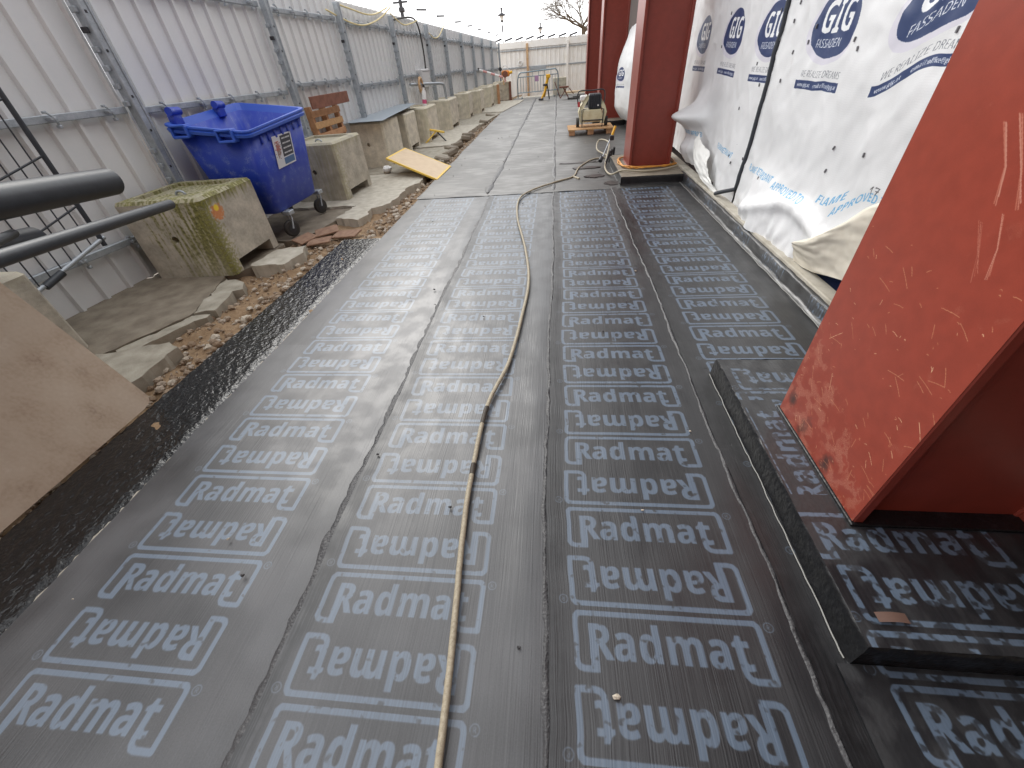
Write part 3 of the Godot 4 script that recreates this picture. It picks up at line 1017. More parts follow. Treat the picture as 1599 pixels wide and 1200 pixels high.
func wrap_mat(t: Texture2D) -> StandardMaterial3D:
	var m := mat(Color.WHITE, 0.42)
	m.albedo_texture = t
	return m

func build_facade():
	# unit between the near column and the joint
	var blueA := [[0.12, 0.46, 0.62, "FLAME RETARDANT"], [0.8, 0.44, 0.55, "APPROVED TO"], [1.5, 0.5, 0.3, "FLAME"], [1.72, 0.4, 0.52, "APPROVED TO"]]
	var tA := wrap_tex(401, 3.6, 3.0, [[0.88, 1.55], [1.93, 1.55], [2.98, 1.55]], blueA, true)
	var blueB := [[1.45, 0.46, 0.55, "RETARDANT APPROVED"], [2.62, 0.46, 0.62, "FLAME RETARDANT"]]
	var tB := wrap_tex(402, 3.6, 3.0, [[1.1, 1.55], [2.33, 1.55], [3.42, 1.55]], blueB, false)
	var a := thing("wrapped_facade_unit", Vector3.ZERO, "facade unit in white printed plastic wrap with a beige flap turned up at its foot", "facade unit", "plastic wrapped facade units")
	put("wrap_sheet", grid_mesh(130, 110, func(u, v):
		var z := lerpf(-4.985, -1.4, u)
		var y := lerpf(3.0, 0.0, v)
		var hem := 0.155 + 0.02 * noise.get_noise_1d(z * 3.0) + 0.28 * smoothstep(-3.45, -2.9, z)
		y = lerpf(3.0, hem, v)
		return Vector3(wrap_a_x(z, y), y, z)), wrap_mat(tA), a)
	# turned-up beige flap at the foot of the unit
	var flap := [
		[Vector3(1.90, 0.335, -3.32), Vector3(1.885, 0.44, -3.12), Vector3(1.89, 0.6, -2.9), Vector3(1.9, 0.78, -2.7), Vector3(1.95, 0.95, -2.35)],
		[Vector3(1.865, 0.325, -3.33), Vector3(1.85, 0.42, -3.11), Vector3(1.86, 0.575, -2.89), Vector3(1.875, 0.745, -2.68), Vector3(1.92, 0.9, -2.35)],
		[Vector3(1.875, 0.3, -3.34), Vector3(1.862, 0.36, -3.11), Vector3(1.875, 0.5, -2.87), Vector3(1.885, 0.62, -2.65), Vector3(1.93, 0.75, -2.35)],
		[Vector3(1.90, 0.24, -3.34), Vector3(1.895, 0.28, -3.1), Vector3(1.905, 0.38, -2.86), Vector3(1.91, 0.46, -2.63), Vector3(1.94, 0.55, -2.35)],
		[Vector3(1.925, 0.172, -3.33), Vector3(1.925, 0.19, -3.08), Vector3(1.93, 0.25, -2.85), Vector3(1.93, 0.31, -2.6), Vector3(1.95, 0.36, -2.35)]]
	put("cloth_flap", grid_mesh(44, 30, func(u, v):
		var p := net_point(flap, u, v)
		p.x -= noise.get_noise_2d(u * 3 - v * 2, v * 3) * 0.012 + noise.get_noise_2d(u * 11, v * 5) * 0.004
		return p), M.beige_cloth, a)
	var b := thing("wrapped_facade_unit", Vector3.ZERO, "facade unit in white printed wrap with its corner billowing past the steel column", "facade unit", "plastic wrapped facade units")
	put("wrap_sheet", grid_mesh(130, 110, func(u, v):
		var z := lerpf(-8.6, -5.03, u)
		var hem := 0.16 + 0.05 * smoothstep(-5.6, -6.6, z)
		var y := lerpf(3.0, hem, v)
		var low := smoothstep(0.9, 0.12, y)
		var x := 2.03 - crease(z, y, 8.0) * (1.0 + low)
		x -= low * 0.07 * smoothstep(-6.4, -5.2, z)
		if z > -7.09 and y < 1.45: x -= pow(smoothstep(-6.35, -7.02, z), 1.2) * cat([0.02, 0.12, 0.18, 0.12, 0.2, 0.38, 0.12, 0.03, 0.0, 0.0, 0.0], (y - 0.15) / 1.3)
		x = lerpf(x, wrap_a_x(-4.985, y), smoothstep(-5.4, -5.05, z))
		return Vector3(x, y, z)), wrap_mat(tB), b)
	# hanging tongue of loose film
	var tongue := [
		[Vector3(1.93, 0.66, -6.55), Vector3(1.9, 0.58, -6.3), Vector3(1.95, 0.5, -6.0)],
		[Vector3(1.86, 0.5, -6.45), Vector3(1.83, 0.42, -6.2), Vector3(1.9, 0.38, -5.85)],
		[Vector3(1.88, 0.3, -6.2), Vector3(1.85, 0.26, -5.95), Vector3(1.9, 0.26, -5.6)],
		[Vector3(1.93, 0.165, -5.75), Vector3(1.9, 0.17, -5.5), Vector3(1.93, 0.18, -5.25)]]
	put("loose_film", grid_mesh(20, 26, func(u, v):
		var p := net_point(tongue, u, v)
		p.x -= noise.get_noise_2d(u * 5, v * 5) * 0.02
		return p), mat(S(228, 228, 224), 0.45), b)
	var c := thing("wrapped_facade_unit", Vector3.ZERO, "facade unit in white printed wrap bulging between two steel columns beyond the cable coil", "facade unit", "plastic wrapped facade units")
	var tC := wrap_tex(403, 3.6, 3.0, [[0.38, 1.45], [1.5, 1.45], [2.6, 1.45]], [], false)
	put("wrap_sheet", grid_mesh(90, 60, func(u, v):
		var z := lerpf(-12.9, -8.8, u)
		var y: float = lerpf(2.12, 0.2, v) - 0.12 * exp(-u * 12.0) * (1.0 - v)
		var bul := 0.3 * smoothstep(2.25, 1.2, y) * smoothstep(-0.05, 0.5, y) + 0.14
		var x := 2.05 - bul * smoothstep(0.6, 0.0, u) - crease(z, y, 21.0) * 1.2 - 0.1
		if v < 0.02: x = 2.2
		return Vector3(x, y, z)), wrap_mat(tC), c)
	# end of the bag
	put("wrap_end", grid_mesh(10, 40, func(u, v):
		var y := lerpf(2.0, 0.2, v)
		var bul := 0.3 * smoothstep(2.25, 1.2, y) * smoothstep(-0.05, 0.5, y) + 0.14
		return Vector3(lerpf(2.05 - bul - 0.1, 2.3, u), y, -12.9 - 0.06 * sin(u * PI))), mat(S(226, 228, 230), 0.42), c)
	# dark joint between the units
	var jp := []
	for i in 40:
		var y := lerpf(3.0, 0.3, i / 39.0)
		var low := smoothstep(0.9, 0.12, y)
		jp.append(Vector3(wrap_a_x(-4.985, y) - 0.008, y, -5.007 + 0.02 * noise.get_noise_1d(y * 3.0) ))
	jp.append(Vector3(1.9, 0.24, -5.16))
	jp.append(Vector3(1.885, 0.19, -5.3))
	var joint = tag(put("joint_strip", tube_mesh(jp, 0.022, 7), M.dark_gap, self), "dark strip running down the joint between two white wrapped units", "joint strip")
	joint.set_meta("kind", "thing")
	# small staples and clips holding the film
	for i in 34:
		var z := -2.3 - rng.randf() * 4.6
		var y := 0.35 + rng.randf() * 1.7
		var par: Node3D = a if z > -4.98 else b
		var sd := 3.0 if z > -4.98 else 8.0
		var low := smoothstep(0.75, 0.12, y)
		var x := 2.026 - crease(z, y, sd) * (1.0 + low * 1.4) - low * 0.1
		put("film_clip", box_mesh(Vector3(-0.006, -0.014, -0.006), Vector3(0.004, 0.014, 0.006), 0.002), M.film_clip, par, Vector3(x, y, z), Basis.from_euler(Vector3(rng.randfn(0, 0.25), 0, 0)))
	# things lying in the gap behind the kerb
	tag(put("timber_batten", box_mesh(Vector3(2.0, 0.062, -7.0), Vector3(2.1, 0.19, -5.55), 0.006), mat(S(62, 50, 50), 0.7), self), "dark timber batten lying behind the pale kerb under the wrap", "timber")
	tag(put("blue_film", grid_mesh(16, 12, func(u, v): return Vector3(lerpf(2.08, 2.3, u), 0.08 + 0.14 * u + 0.02 * noise.get_noise_2d(u * 5, v * 5), lerpf(-3.25, -2.2, v))), mat(S(66, 84, 140), 0.35), self), "crumpled blue film behind the kerb beside the scratched column", "plastic film")

# ---------------------------------------------------------------- hoarding
func fx(z: float) -> float: return -4.5 + 0.054 * (-z - 3.0)
func ftop(z: float) -> float: return 2.86 - 0.0185 * -z
func fdrop(z: float) -> float: return -0.012 * max(0.0, -z - 3.0)

func ribbed(za: float, zb: float, pos: Callable, base: Callable, top: Callable, pitch: float, sd: int) -> ArrayMesh:
	var st := newst()
	st.set_smooth_group(-1)
	var prof := []
	var n: int = max(2, int(round((za - zb) / pitch)))
	var p := (za - zb) / n
	for i in n:
		var z := za - p * i
		prof.append([z, 0.0])
		prof.append([z - p * 0.5, 0.001])
		prof.append([z - p + 0.058, 0.0])
		prof.append([z - p + 0.047, 0.038])
		prof.append([z - p + 0.016, 0.038])
		prof.append([z - p + 0.004, 0.0])
	prof.append([zb, 0.0])
	var nv := 7
	for i in prof.size() - 1:
		for j in nv:
			var q := []
			for e in [[i, j], [i + 1, j], [i + 1, j + 1], [i, j + 1]]:
				var z: float = prof[e[0]][0]
				var t := float(e[1]) / nv
				var y: float = lerp(base.call(z), top.call(z), t)
				q.append(pos.call(z, prof[e[0]][1] + 0.0022 * noise.get_noise_2d(z * 1.1 + sd, y * 1.3), y))
			quad(st, q[0], q[1], q[2], q[3])
	return done(st)

func clamp_mesh() -> ArrayMesh:
	var st := newst()
	add_box(st, Vector3(0.0, -0.012, -0.03), Vector3(0.05, 0.012, 0.03), 0.004)
	add_tube(st, [Vector3(0.03, 0.055, 0.03), Vector3(0.045, 0.02, 0.005), Vector3(0.045, -0.03, -0.012), Vector3(0.03, -0.06, -0.02)], 0.009, 6)
	add_box(st, Vector3(0.01, -0.075, -0.035), Vector3(0.045, -0.05, -0.005), 0.004)
	add_box(st, Vector3(0.01, 0.04, 0.015), Vector3(0.04, 0.06, 0.045), 0.004)
	return done(st)

func build_fences():
	var posts := [1.0, -1.75, -4.62, -7.5, -9.75, -12.38, -15.05, -16.95, -19.2, -21.1, -23.1, -25.3, -27.5]
	var cm := clamp_mesh()
	for i in posts.size() - 1:
		var za: float = posts[i]
		var zb: float = posts[i + 1]
		var bay := thing("steel_hoarding", Vector3.ZERO, ["grey ribbed hoarding bay beside the stack of boards", "grey ribbed hoarding bay behind the black mesh panel", "grey ribbed hoarding bay behind the blue bin", "grey ribbed hoarding bay behind the wooden pallet", "grey ribbed hoarding bay with a slack rope above the grey sheet", "grey ribbed hoarding bay with a pale box and a black cable"][i] if i < 6 else "grey ribbed hoarding bay rising behind the row of pale concrete blocks", "fence panel", "grey panels of the long hoarding")
		put("cladding_sheet", ribbed(za - 0.012, zb + 0.012, func(z, d, y): return Vector3(fx(z) - 0.045 + d, y, z), func(z): return 0.0 + fdrop(z) * 0.4, func(z): return ftop(z), 0.27 if i < 3 else 0.235, i * 5), M.fence, bay)
		var step: float = [0.0, -0.02, -0.02, 0.07, -0.03, 0.05, 0.0, 0.06, -0.02, 0.04, 0.0, 0.02, 0.0][i]
		for h in [0.42, 1.49, 2.42]:
			var zz: float = (za + zb) / 2
			var y: float = h + step + fdrop(zz) * (1.0 if h > 1 else 0.5)
			if h > 2: y = ftop(zz) - 0.3
			var p0 := Vector3(fx(za) + 0.012, y + 0.006, za - 0.06)
			var p1 := Vector3(fx(zb) + 0.012, y - 0.006, zb + 0.06)
			var dir := (p1 - p0).normalized()
			var bs := Basis.looking_at(dir, Vector3.UP)
			var rail := put("rail", box_mesh(Vector3(-0.022, -0.03, -p0.distance_to(p1)), Vector3(0.022, 0.03, 0), 0.005), M.galv, bay, p0, bs)
			var nc := 5
			for c in nc:
				var t := (c + 0.6) / nc
				put("rail_clamp", cm, M.galv, rail, bs.inverse() * ((p1 - p0) * t + Vector3(0.024, 0, 0)), bs.inverse())
	for i in range(0, posts.size()):
		var z: float = posts[i]
		var pt := thing("hoarding_post", Vector3(fx(z), 0, z), "galvanised steel post with bracket teeth holding the grey hoarding panels", "fence post", "galvanised posts of the long hoarding")
		var top := ftop(z) - 0.06
		var shaft := put("shaft", box_mesh(Vector3(0.04, -0.1, -0.045), Vector3(0.13, top, 0.045), 0.006), M.galv, pt)
		put("edge_strip", box_mesh(Vector3(0.131, -0.1, -0.055), Vector3(0.139, top, -0.03), 0.002), M.galv, pt)
		var tm := box_mesh(Vector3(0.045, -0.022, 0.047), Vector3(0.1, 0.022, 0.085), 0.005)
		for k in 16:
			if k in [7, 8, 15]: continue
			put("bracket", tm, M.steel_dark if k % 5 == 3 else M.galv, shaft, Vector3(0, 0.25 + k * 0.14, 0))
		for k in 7:
			put("bolt", box_mesh(Vector3(0.126, -0.011, -0.011), Vector3(0.136, 0.011, 0.011), 0.003), M.steel_dark, shaft, Vector3(0, 0.3 + k * 0.32 + 0.03 * sin(k * 3.0), 0.01))
		if i >= 6:
			var lamp := thing("fence_light", Vector3(fx(z), ftop(z) - 0.06, z), "dark tilted tube light on a thin stalk above the long hoarding", "light", "tube lights above the long hoarding")
			put("stalk", tube_mesh([Vector3(0.05, -0.15, 0), Vector3(0.05, 0.27, 0)], 0.009, 6), M.white_plastic, lamp)
			put("tube_housing", box_mesh(Vector3(0.03, -0.022, -0.5), Vector3(0.075, 0.022, 0.5), 0.01), M.steel_dark, lamp, Vector3(0, 0.31, 0), Basis.from_euler(Vector3(0.06, 0, 0)))
	# far hoarding, closing the yard
	var ZB := -28.3
	var xs := [-3.35, -1.62, 0.56, 2.4, 4.4]
	for i in 4:
		var bay := thing("cream_hoarding", Vector3.ZERO, "pale cream ribbed steel hoarding panel of the fence closing the yard", "fence panel", "cream panels of the far hoarding")
		put("cladding_sheet", ribbed(xs[i + 1] - 0.01, xs[i] + 0.01, func(z, d, y): return Vector3(z, y, ZB + d), func(z): return -0.25, func(z): return 2.3 + 0.04 * (z + 1) * 0.3, 0.24, i * 9), M.fence_far, bay)
		put("top_board", box_mesh(Vector3(xs[i], 2.0, ZB + 0.05), Vector3(xs[i + 1], 2.27, ZB + 0.07), 0.004), M.fence_far, bay)
		put("rail", box_mesh(Vector3(xs[i] + 0.04, 1.14, ZB + 0.034), Vector3(xs[i + 1] - 0.04, 1.2, ZB + 0.075), 0.005), M.galv, bay)
		put("rail", box_mesh(Vector3(xs[i] + 0.04, 1.9, ZB + 0.034), Vector3(xs[i + 1] - 0.04, 1.94, ZB + 0.075), 0.005), M.galv, bay)
		if i == 1: put("patch_sheet", box_mesh(Vector3(-1.5, 1.03, ZB + 0.08), Vector3(-0.6, 1.18, ZB + 0.09), 0.003), M.galv, bay)
		var pt := thing("far_hoarding_post", Vector3(xs[i], 0, ZB + 0.1), ["pale post in the corner of the cream hoarding", "rust stained post of the cream hoarding", "pale post of the cream hoarding behind the yellow tripod", "pale post of the cream hoarding beside the steel columns"][i], "fence post", "posts of the far hoarding")
		put("post", box_mesh(Vector3(-0.06, -0.25, -0.03), Vector3(0.06, 2.18, 0.06), 0.006), M.rust if i == 1 else M.fence_far, pt)
	for i in 8:
		var x: float = -3.2 + i * 0.58
		var l := thing("fence_light", Vector3(x, 2.31, ZB), "dark wedge light leaning on top of the cream hoarding", "light", "wedge lights on the far hoarding")
		put("tube_housing", box_mesh(Vector3(-0.22, -0.04, -0.05), Vector3(0.22, 0.03, 0.05), 0.01), M.steel_dark, l, Vector3(0, 0.09, 0), Basis.from_euler(Vector3(0, 0, 0.24)))
		put("stalk", tube_mesh([Vector3(0.1, -0.1, 0), Vector3(0.1, 0.1, 0)], 0.012, 6), M.steel_dark, l)

# ---------------------------------------------------------------- concrete blocks
func block_tex(sd: int, moss: float, spray: bool, tone: float) -> ImageTexture:
	# three square fields side by side: front (x, y), top (x, z), right (z, y)
	var n := 288
	var w := n * 3
	var a := noise_img(sd, w, n, 0.012, 4).get_data()
	var b := noise_img(sd + 1, w, n, 0.07, 3).get_data()
	var f := noise_img(sd + 2, w, n, 0.4, 2).get_data()
	var run := noise_img(sd + 3, w, n / 10, 0.05, 3)
	run.resize(w, n, Image.INTERPOLATE_BILINEAR)
	var rd := run.get_data()
	var o := PackedByteArray()
	o.resize(w * n * 3)
	for y in n:
		for x in w:
			var i := y * w + x
			var face := x / n
			var u := float(x % n) / n
			var v := float(y) / n
			var fn := f[i] / 255.0
			var bn := b[i] / 255.0
			var an := a[i] / 255.0
			var t := tone + (an - 0.5) * 40.0 + (fn - 0.5) * 26.0 + (bn - 0.5) * 20.0
			var c := Vector3(t, t * 0.965, t * 0.885)
			var m := 0.0
			if face == 0: m = smoothstep(0.28, 0.95, u + (rd[i] / 255.0 - 0.5) * 1.1 + (bn - 0.5) * 0.5 - v * 0.15) * (0.35 + 0.65 * smoothstep(1.1, 0.1, v * 0.8))
			elif face == 1: m = 0.2 + 0.6 * smoothstep(0.42, 0.62, bn * 0.6 + an * 0.4)
			else: m = smoothstep(0.22, 0.0, u + (bn - 0.5) * 0.25) * 0.9 + smoothstep(0.16, 0.0, v + (rd[i] / 255.0 - 0.5) * 0.2) * 0.8
			m = clampf(m * moss * (0.45 + 1.1 * fn), 0.0, 1.0)
			var g := Vector3(150, 148, 68).lerp(Vector3(72, 70, 38), bn)
			c = c.lerp(g, m)
			if spray and face == 2:
				var d := Vector2((u - 0.2) * 1.0, (v - 0.22))
				var r := d.length() + (bn - 0.5) * 0.08
				c = c.lerp(Vector3(206, 120, 66), smoothstep(0.12, 0.07, r) * 0.75)
				c = c.lerp(Vector3(228, 196, 60), smoothstep(0.045, 0.03, (d - Vector2(0.01, -0.05)).length()))
			o[i * 3] = clampi(int(c.x), 0, 255)
			o[i * 3 + 1] = clampi(int(c.y), 0, 255)
			o[i * 3 + 2] = clampi(int(c.z), 0, 255)
	return tex(Image.create_from_data(w, n, false, Image.FORMAT_RGB8, o))

# block: width x (W), height H, length L along -z; origin at the front right foot; slot through x under it
func block_mesh(W: float, H: float, L: float, hole := true) -> ArrayMesh:
	var st := newst()
	st.set_smooth_group(-1)
	var uvf := func(face: int, p: Vector3) -> Vector2:
		var u := 0.0
		var v := 0.0
		if face == 0:
			u = (p.x + W) / W
			v = 1.0 - p.y / H
		elif face == 1:
			u = (p.x + W) / W
			v = (p.z + L) / L
		else:
			u = -p.z / L
			v = 1.0 - p.y / H
		return Vector2((face + clampf(u, 0.01, 0.99)) / 3.0, clampf(v, 0.01, 0.99))
	var Q := func(face: int, a: Vector3, b: Vector3, c: Vector3, d: Vector3):
		quad_uv(st, [a, b, c, d], [uvf.call(face, a), uvf.call(face, b), uvf.call(face, c), uvf.call(face, d)])
	var c := 0.028
	var x0 := -W
	var ft := 0.16 * L
	var sh := 0.12
	# front and back with a lifting hole
	for side in [0.0, -L]:
		var zi: float = side
		var s := -1.0 if side == 0.0 else 1.0
		var cen := Vector2(-W * 0.5, H * 0.52)
		var r := 0.036
		var outer := []
		var inner := []
		var seg := 16
		var lo := Vector2(x0 + c, 0.0)
		var hi := Vector2(-c, H - c)
		for k in seg:
			var an := TAU * (k + 0.5) / seg
			var d := Vector2(cos(an), sin(an))
			inner.append(cen + d * r)
			var tx: float = ((hi.x if d.x > 0 else lo.x) - cen.x) / d.x
			var ty: float = ((hi.y if d.y > 0 else lo.y) - cen.y) / d.y
			outer.append(cen + d * min(tx, ty))
		for k in seg:
			var k2 := (k + 1) % seg
			var oa: Vector2 = outer[k]
			var ob: Vector2 = outer[k2]
			var ia: Vector2 = inner[k]
			var ib: Vector2 = inner[k2]
			var A := Vector3(oa.x, oa.y, zi)
			var B := Vector3(ob.x, ob.y, zi)
			Q.call(0, A, B, Vector3(ib.x, ib.y, zi), Vector3(ia.x, ia.y, zi))
			if not is_equal_approx(oa.x, ob.x) and not is_equal_approx(oa.y, ob.y):
				var corner := Vector3(hi.x if cen.x < (oa.x + ob.x) / 2 else lo.x, hi.y if cen.y < (oa.y + ob.y) / 2 else lo.y, zi)
				Q.call(0, A, corner, B, B)
			var dz := 0.07 * s
			Q.call(0, Vector3(ia.x, ia.y, zi), Vector3(ib.x, ib.y, zi), Vector3(ib.x, ib.y, zi + dz), Vector3(ia.x, ia.y, zi + dz))
			Q.call(0, Vector3(ia.x, ia.y, zi + dz), Vector3(ib.x, ib.y, zi + dz), Vector3(cen.x, cen.y, zi + dz), Vector3(cen.x, cen.y, zi + dz))
	# sides with slot
	for sx in [0.0, x0]:
		var f := 2
		for q in [[-c, -ft, 0.0, H - c], [-L + c, -L + ft, 0.0, H - c], [-ft, -L + ft, sh, H - c]]:
			Q.call(f, Vector3(sx, q[2], q[0]), Vector3(sx, q[2], q[1]), Vector3(sx, q[3], q[1]), Vector3(sx, q[3], q[0]))
		var e: float = sx - c if sx == 0.0 else sx + c
		Q.call(f, Vector3(sx, 0, -c), Vector3(e, 0, 0), Vector3(e, H - c, 0), Vector3(sx, H - c, -c))
		Q.call(f, Vector3(sx, 0, -L + c), Vector3(e, 0, -L), Vector3(e, H - c, -L), Vector3(sx, H - c, -L + c))
		Q.call(1, Vector3(sx, H - c, -c), Vector3(sx, H - c, -L + c), Vector3(e, H, -L + c), Vector3(e, H, -c))
	# slot lining and foot undersides
	Q.call(2, Vector3(x0, sh, -ft), Vector3(0, sh, -ft), Vector3(0, sh, -L + ft), Vector3(x0, sh, -L + ft))
	Q.call(2, Vector3(x0, 0, -ft), Vector3(0, 0, -ft), Vector3(0, sh, -ft), Vector3(x0, sh, -ft))
	Q.call(2, Vector3(x0, 0, -L + ft), Vector3(0, 0, -L + ft), Vector3(0, sh, -L + ft), Vector3(x0, sh, -L + ft))
	# top: chamfer, rim and shallow recess along the back
	for z in [[0.0, -c], [-L, -L + c]]:
		Q.call(1, Vector3(x0 + c, H - c, z[0]), Vector3(-c, H - c, z[0]), Vector3(-c, H, z[1]), Vector3(x0 + c, H, z[1]))
		for sx in [[-c, 0.0], [x0 + c, x0]]:
			Q.call(1, Vector3(sx[0], H - c, z[0]), Vector3(sx[1], H - c, z[1]), Vector3(sx[0], H, z[1]), Vector3(sx[0], H, z[1]))
	var r0 := Vector3(x0 + 0.10, 0, -0.14)
	var r1 := Vector3(-0.14, 0, -L + 0.12)
	var rd := H - 0.03
	Q.call(1, Vector3(x0 + c, H, -c), Vector3(-c, H, -c), Vector3(-c, H, r0.z), Vector3(x0 + c, H, r0.z))
	Q.call(1, Vector3(x0 + c, H, r1.z), Vector3(-c, H, r1.z), Vector3(-c, H, -L + c), Vector3(x0 + c, H, -L + c))
	Q.call(1, Vector3(x0 + c, H, r0.z), Vector3(r0.x, H, r0.z), Vector3(r0.x, H, r1.z), Vector3(x0 + c, H, r1.z))
	Q.call(1, Vector3(r1.x, H, r0.z), Vector3(-c, H, r0.z), Vector3(-c, H, r1.z), Vector3(r1.x, H, r1.z))
	Q.call(1, Vector3(r0.x, rd, r0.z), Vector3(r1.x, rd, r0.z), Vector3(r1.x, rd, r1.z), Vector3(r0.x, rd, r1.z))
	Q.call(1, Vector3(r0.x, H, r0.z), Vector3(r1.x, H, r0.z), Vector3(r1.x, rd, r0.z), Vector3(r0.x, rd, r0.z))
	Q.call(1, Vector3(r0.x, H, r1.z), Vector3(r1.x, H, r1.z), Vector3(r1.x, rd, r1.z), Vector3(r0.x, rd, r1.z))
	Q.call(1, Vector3(r0.x, H, r0.z), Vector3(r0.x, H, r1.z), Vector3(r0.x, rd, r1.z), Vector3(r0.x, rd, r0.z))
	Q.call(1, Vector3(r1.x, H, r0.z), Vector3(r1.x, H, r1.z), Vector3(r1.x, rd, r1.z), Vector3(r1.x, rd, r0.z))
	return done(st)

func build_blocks():
	# front right foot (x, z), width, height, length, turn, moss, label
	var list := [
		[-3.83, -1.52, 0.8, 0.66, 0.9, 0.0, 0.1, "brown grey concrete block behind the leaning plywood board"],
		[-3.42, -3.76, 0.9, 0.77, 0.92, 0.03, 1.0, "mossy green concrete block with an orange spray mark beside the blue bin"],
		[-3.32, -6.55, 0.85, 0.8, 1.02, -0.02, 0.24, "concrete block with yellowed top standing behind the blue bin"],
		[-3.5, -9.2, 0.75, 0.8, 1.05, 0.0, 0.05, "clean grey concrete block carrying a grey sheet beside the wooden pallet"],
		[-3.5, -10.75, 0.72, 0.78, 0.95, 0.02, 0.06, "concrete block under the far end of the grey sheet"],
		[-3.35, -12.05, 0.75, 0.78, 1.2, 0.0, 0.18, "concrete block with a white bottle standing on it"],
		[-3.22, -14.3, 0.85, 0.78, 1.3, 0.0, 0.1, "concrete block with a bent handrail ending on its top"],
		[-3.17, -17.3, 0.8, 0.76, 1.0, 0.02, 0.12, "pale concrete block in the row along the hoarding"],
		[-2.97, -18.8, 0.8, 0.74, 1.0, 0.0, 0.3, "pale concrete block in the row along the hoarding"],
		[-2.83, -20.9, 0.8, 0.74, 1.0, 0.0, 0.35, "pale concrete block in the row along the hoarding"],
		[-2.72, -22.4, 0.8, 0.74, 0.9, 0.0, 0.3, "pale concrete block in the row along the hoarding"],
		[-2.38, -24.5, 0.8, 0.74, 1.0, 0.0, 0.3, "pale concrete block in the row along the hoarding"],
		[0.46, -25.0, 0.66, 0.72, 0.6, 0.0, 0.1, "square cream concrete block in front of the cream hoarding"]]
	for i in list.size():
		var b: Array = list[i]
		var m := mat(Color.WHITE, 0.88)
		m.albedo_texture = block_tex(500 + min(i, 7) * 9, b[6], i == 1, 176.0 if i < 3 else 206.0) if i < 8 else M.block_shared
		if i == 7: M.block_shared = m.albedo_texture
		var t := thing("concrete_block", Vector3(b[0], 0.0 if i != 2 else 0.02, b[1]), b[7], "concrete block", "concrete blocks along the hoarding" if i < 12 else "")
		t.rotation.y = b[5]
		put("block_body", block_mesh(b[2], b[3], b[4]), m, t)
		if i in [1, 2]:
			var eye := []
			for k in 13: eye.append(Vector3(-b[2] * 0.5 + 0.05 * cos(PI * k / 12), b[3] - 0.03 + 0.035 * sin(PI * k / 12), -b[4] * 0.4))
			put("lifting_eye", tube_mesh(eye, 0.012, 8), M.galv, t)
	# grey sheet over two blocks
	var sh := grid_mesh(10, 20, func(u, v): return Vector3(lerpf(-4.2, -3.38 - 0.2 * v, u), 0.835 + 0.01 * noise.get_noise_2d(u * 3, v * 3) + 0.05 * v, lerpf(-9.0, -12.2, v)))
	tag(put("grey_sheet", sh, mat(S(150, 160, 168), 0.45), self), "thin grey sheet lying across two concrete blocks", "sheet")

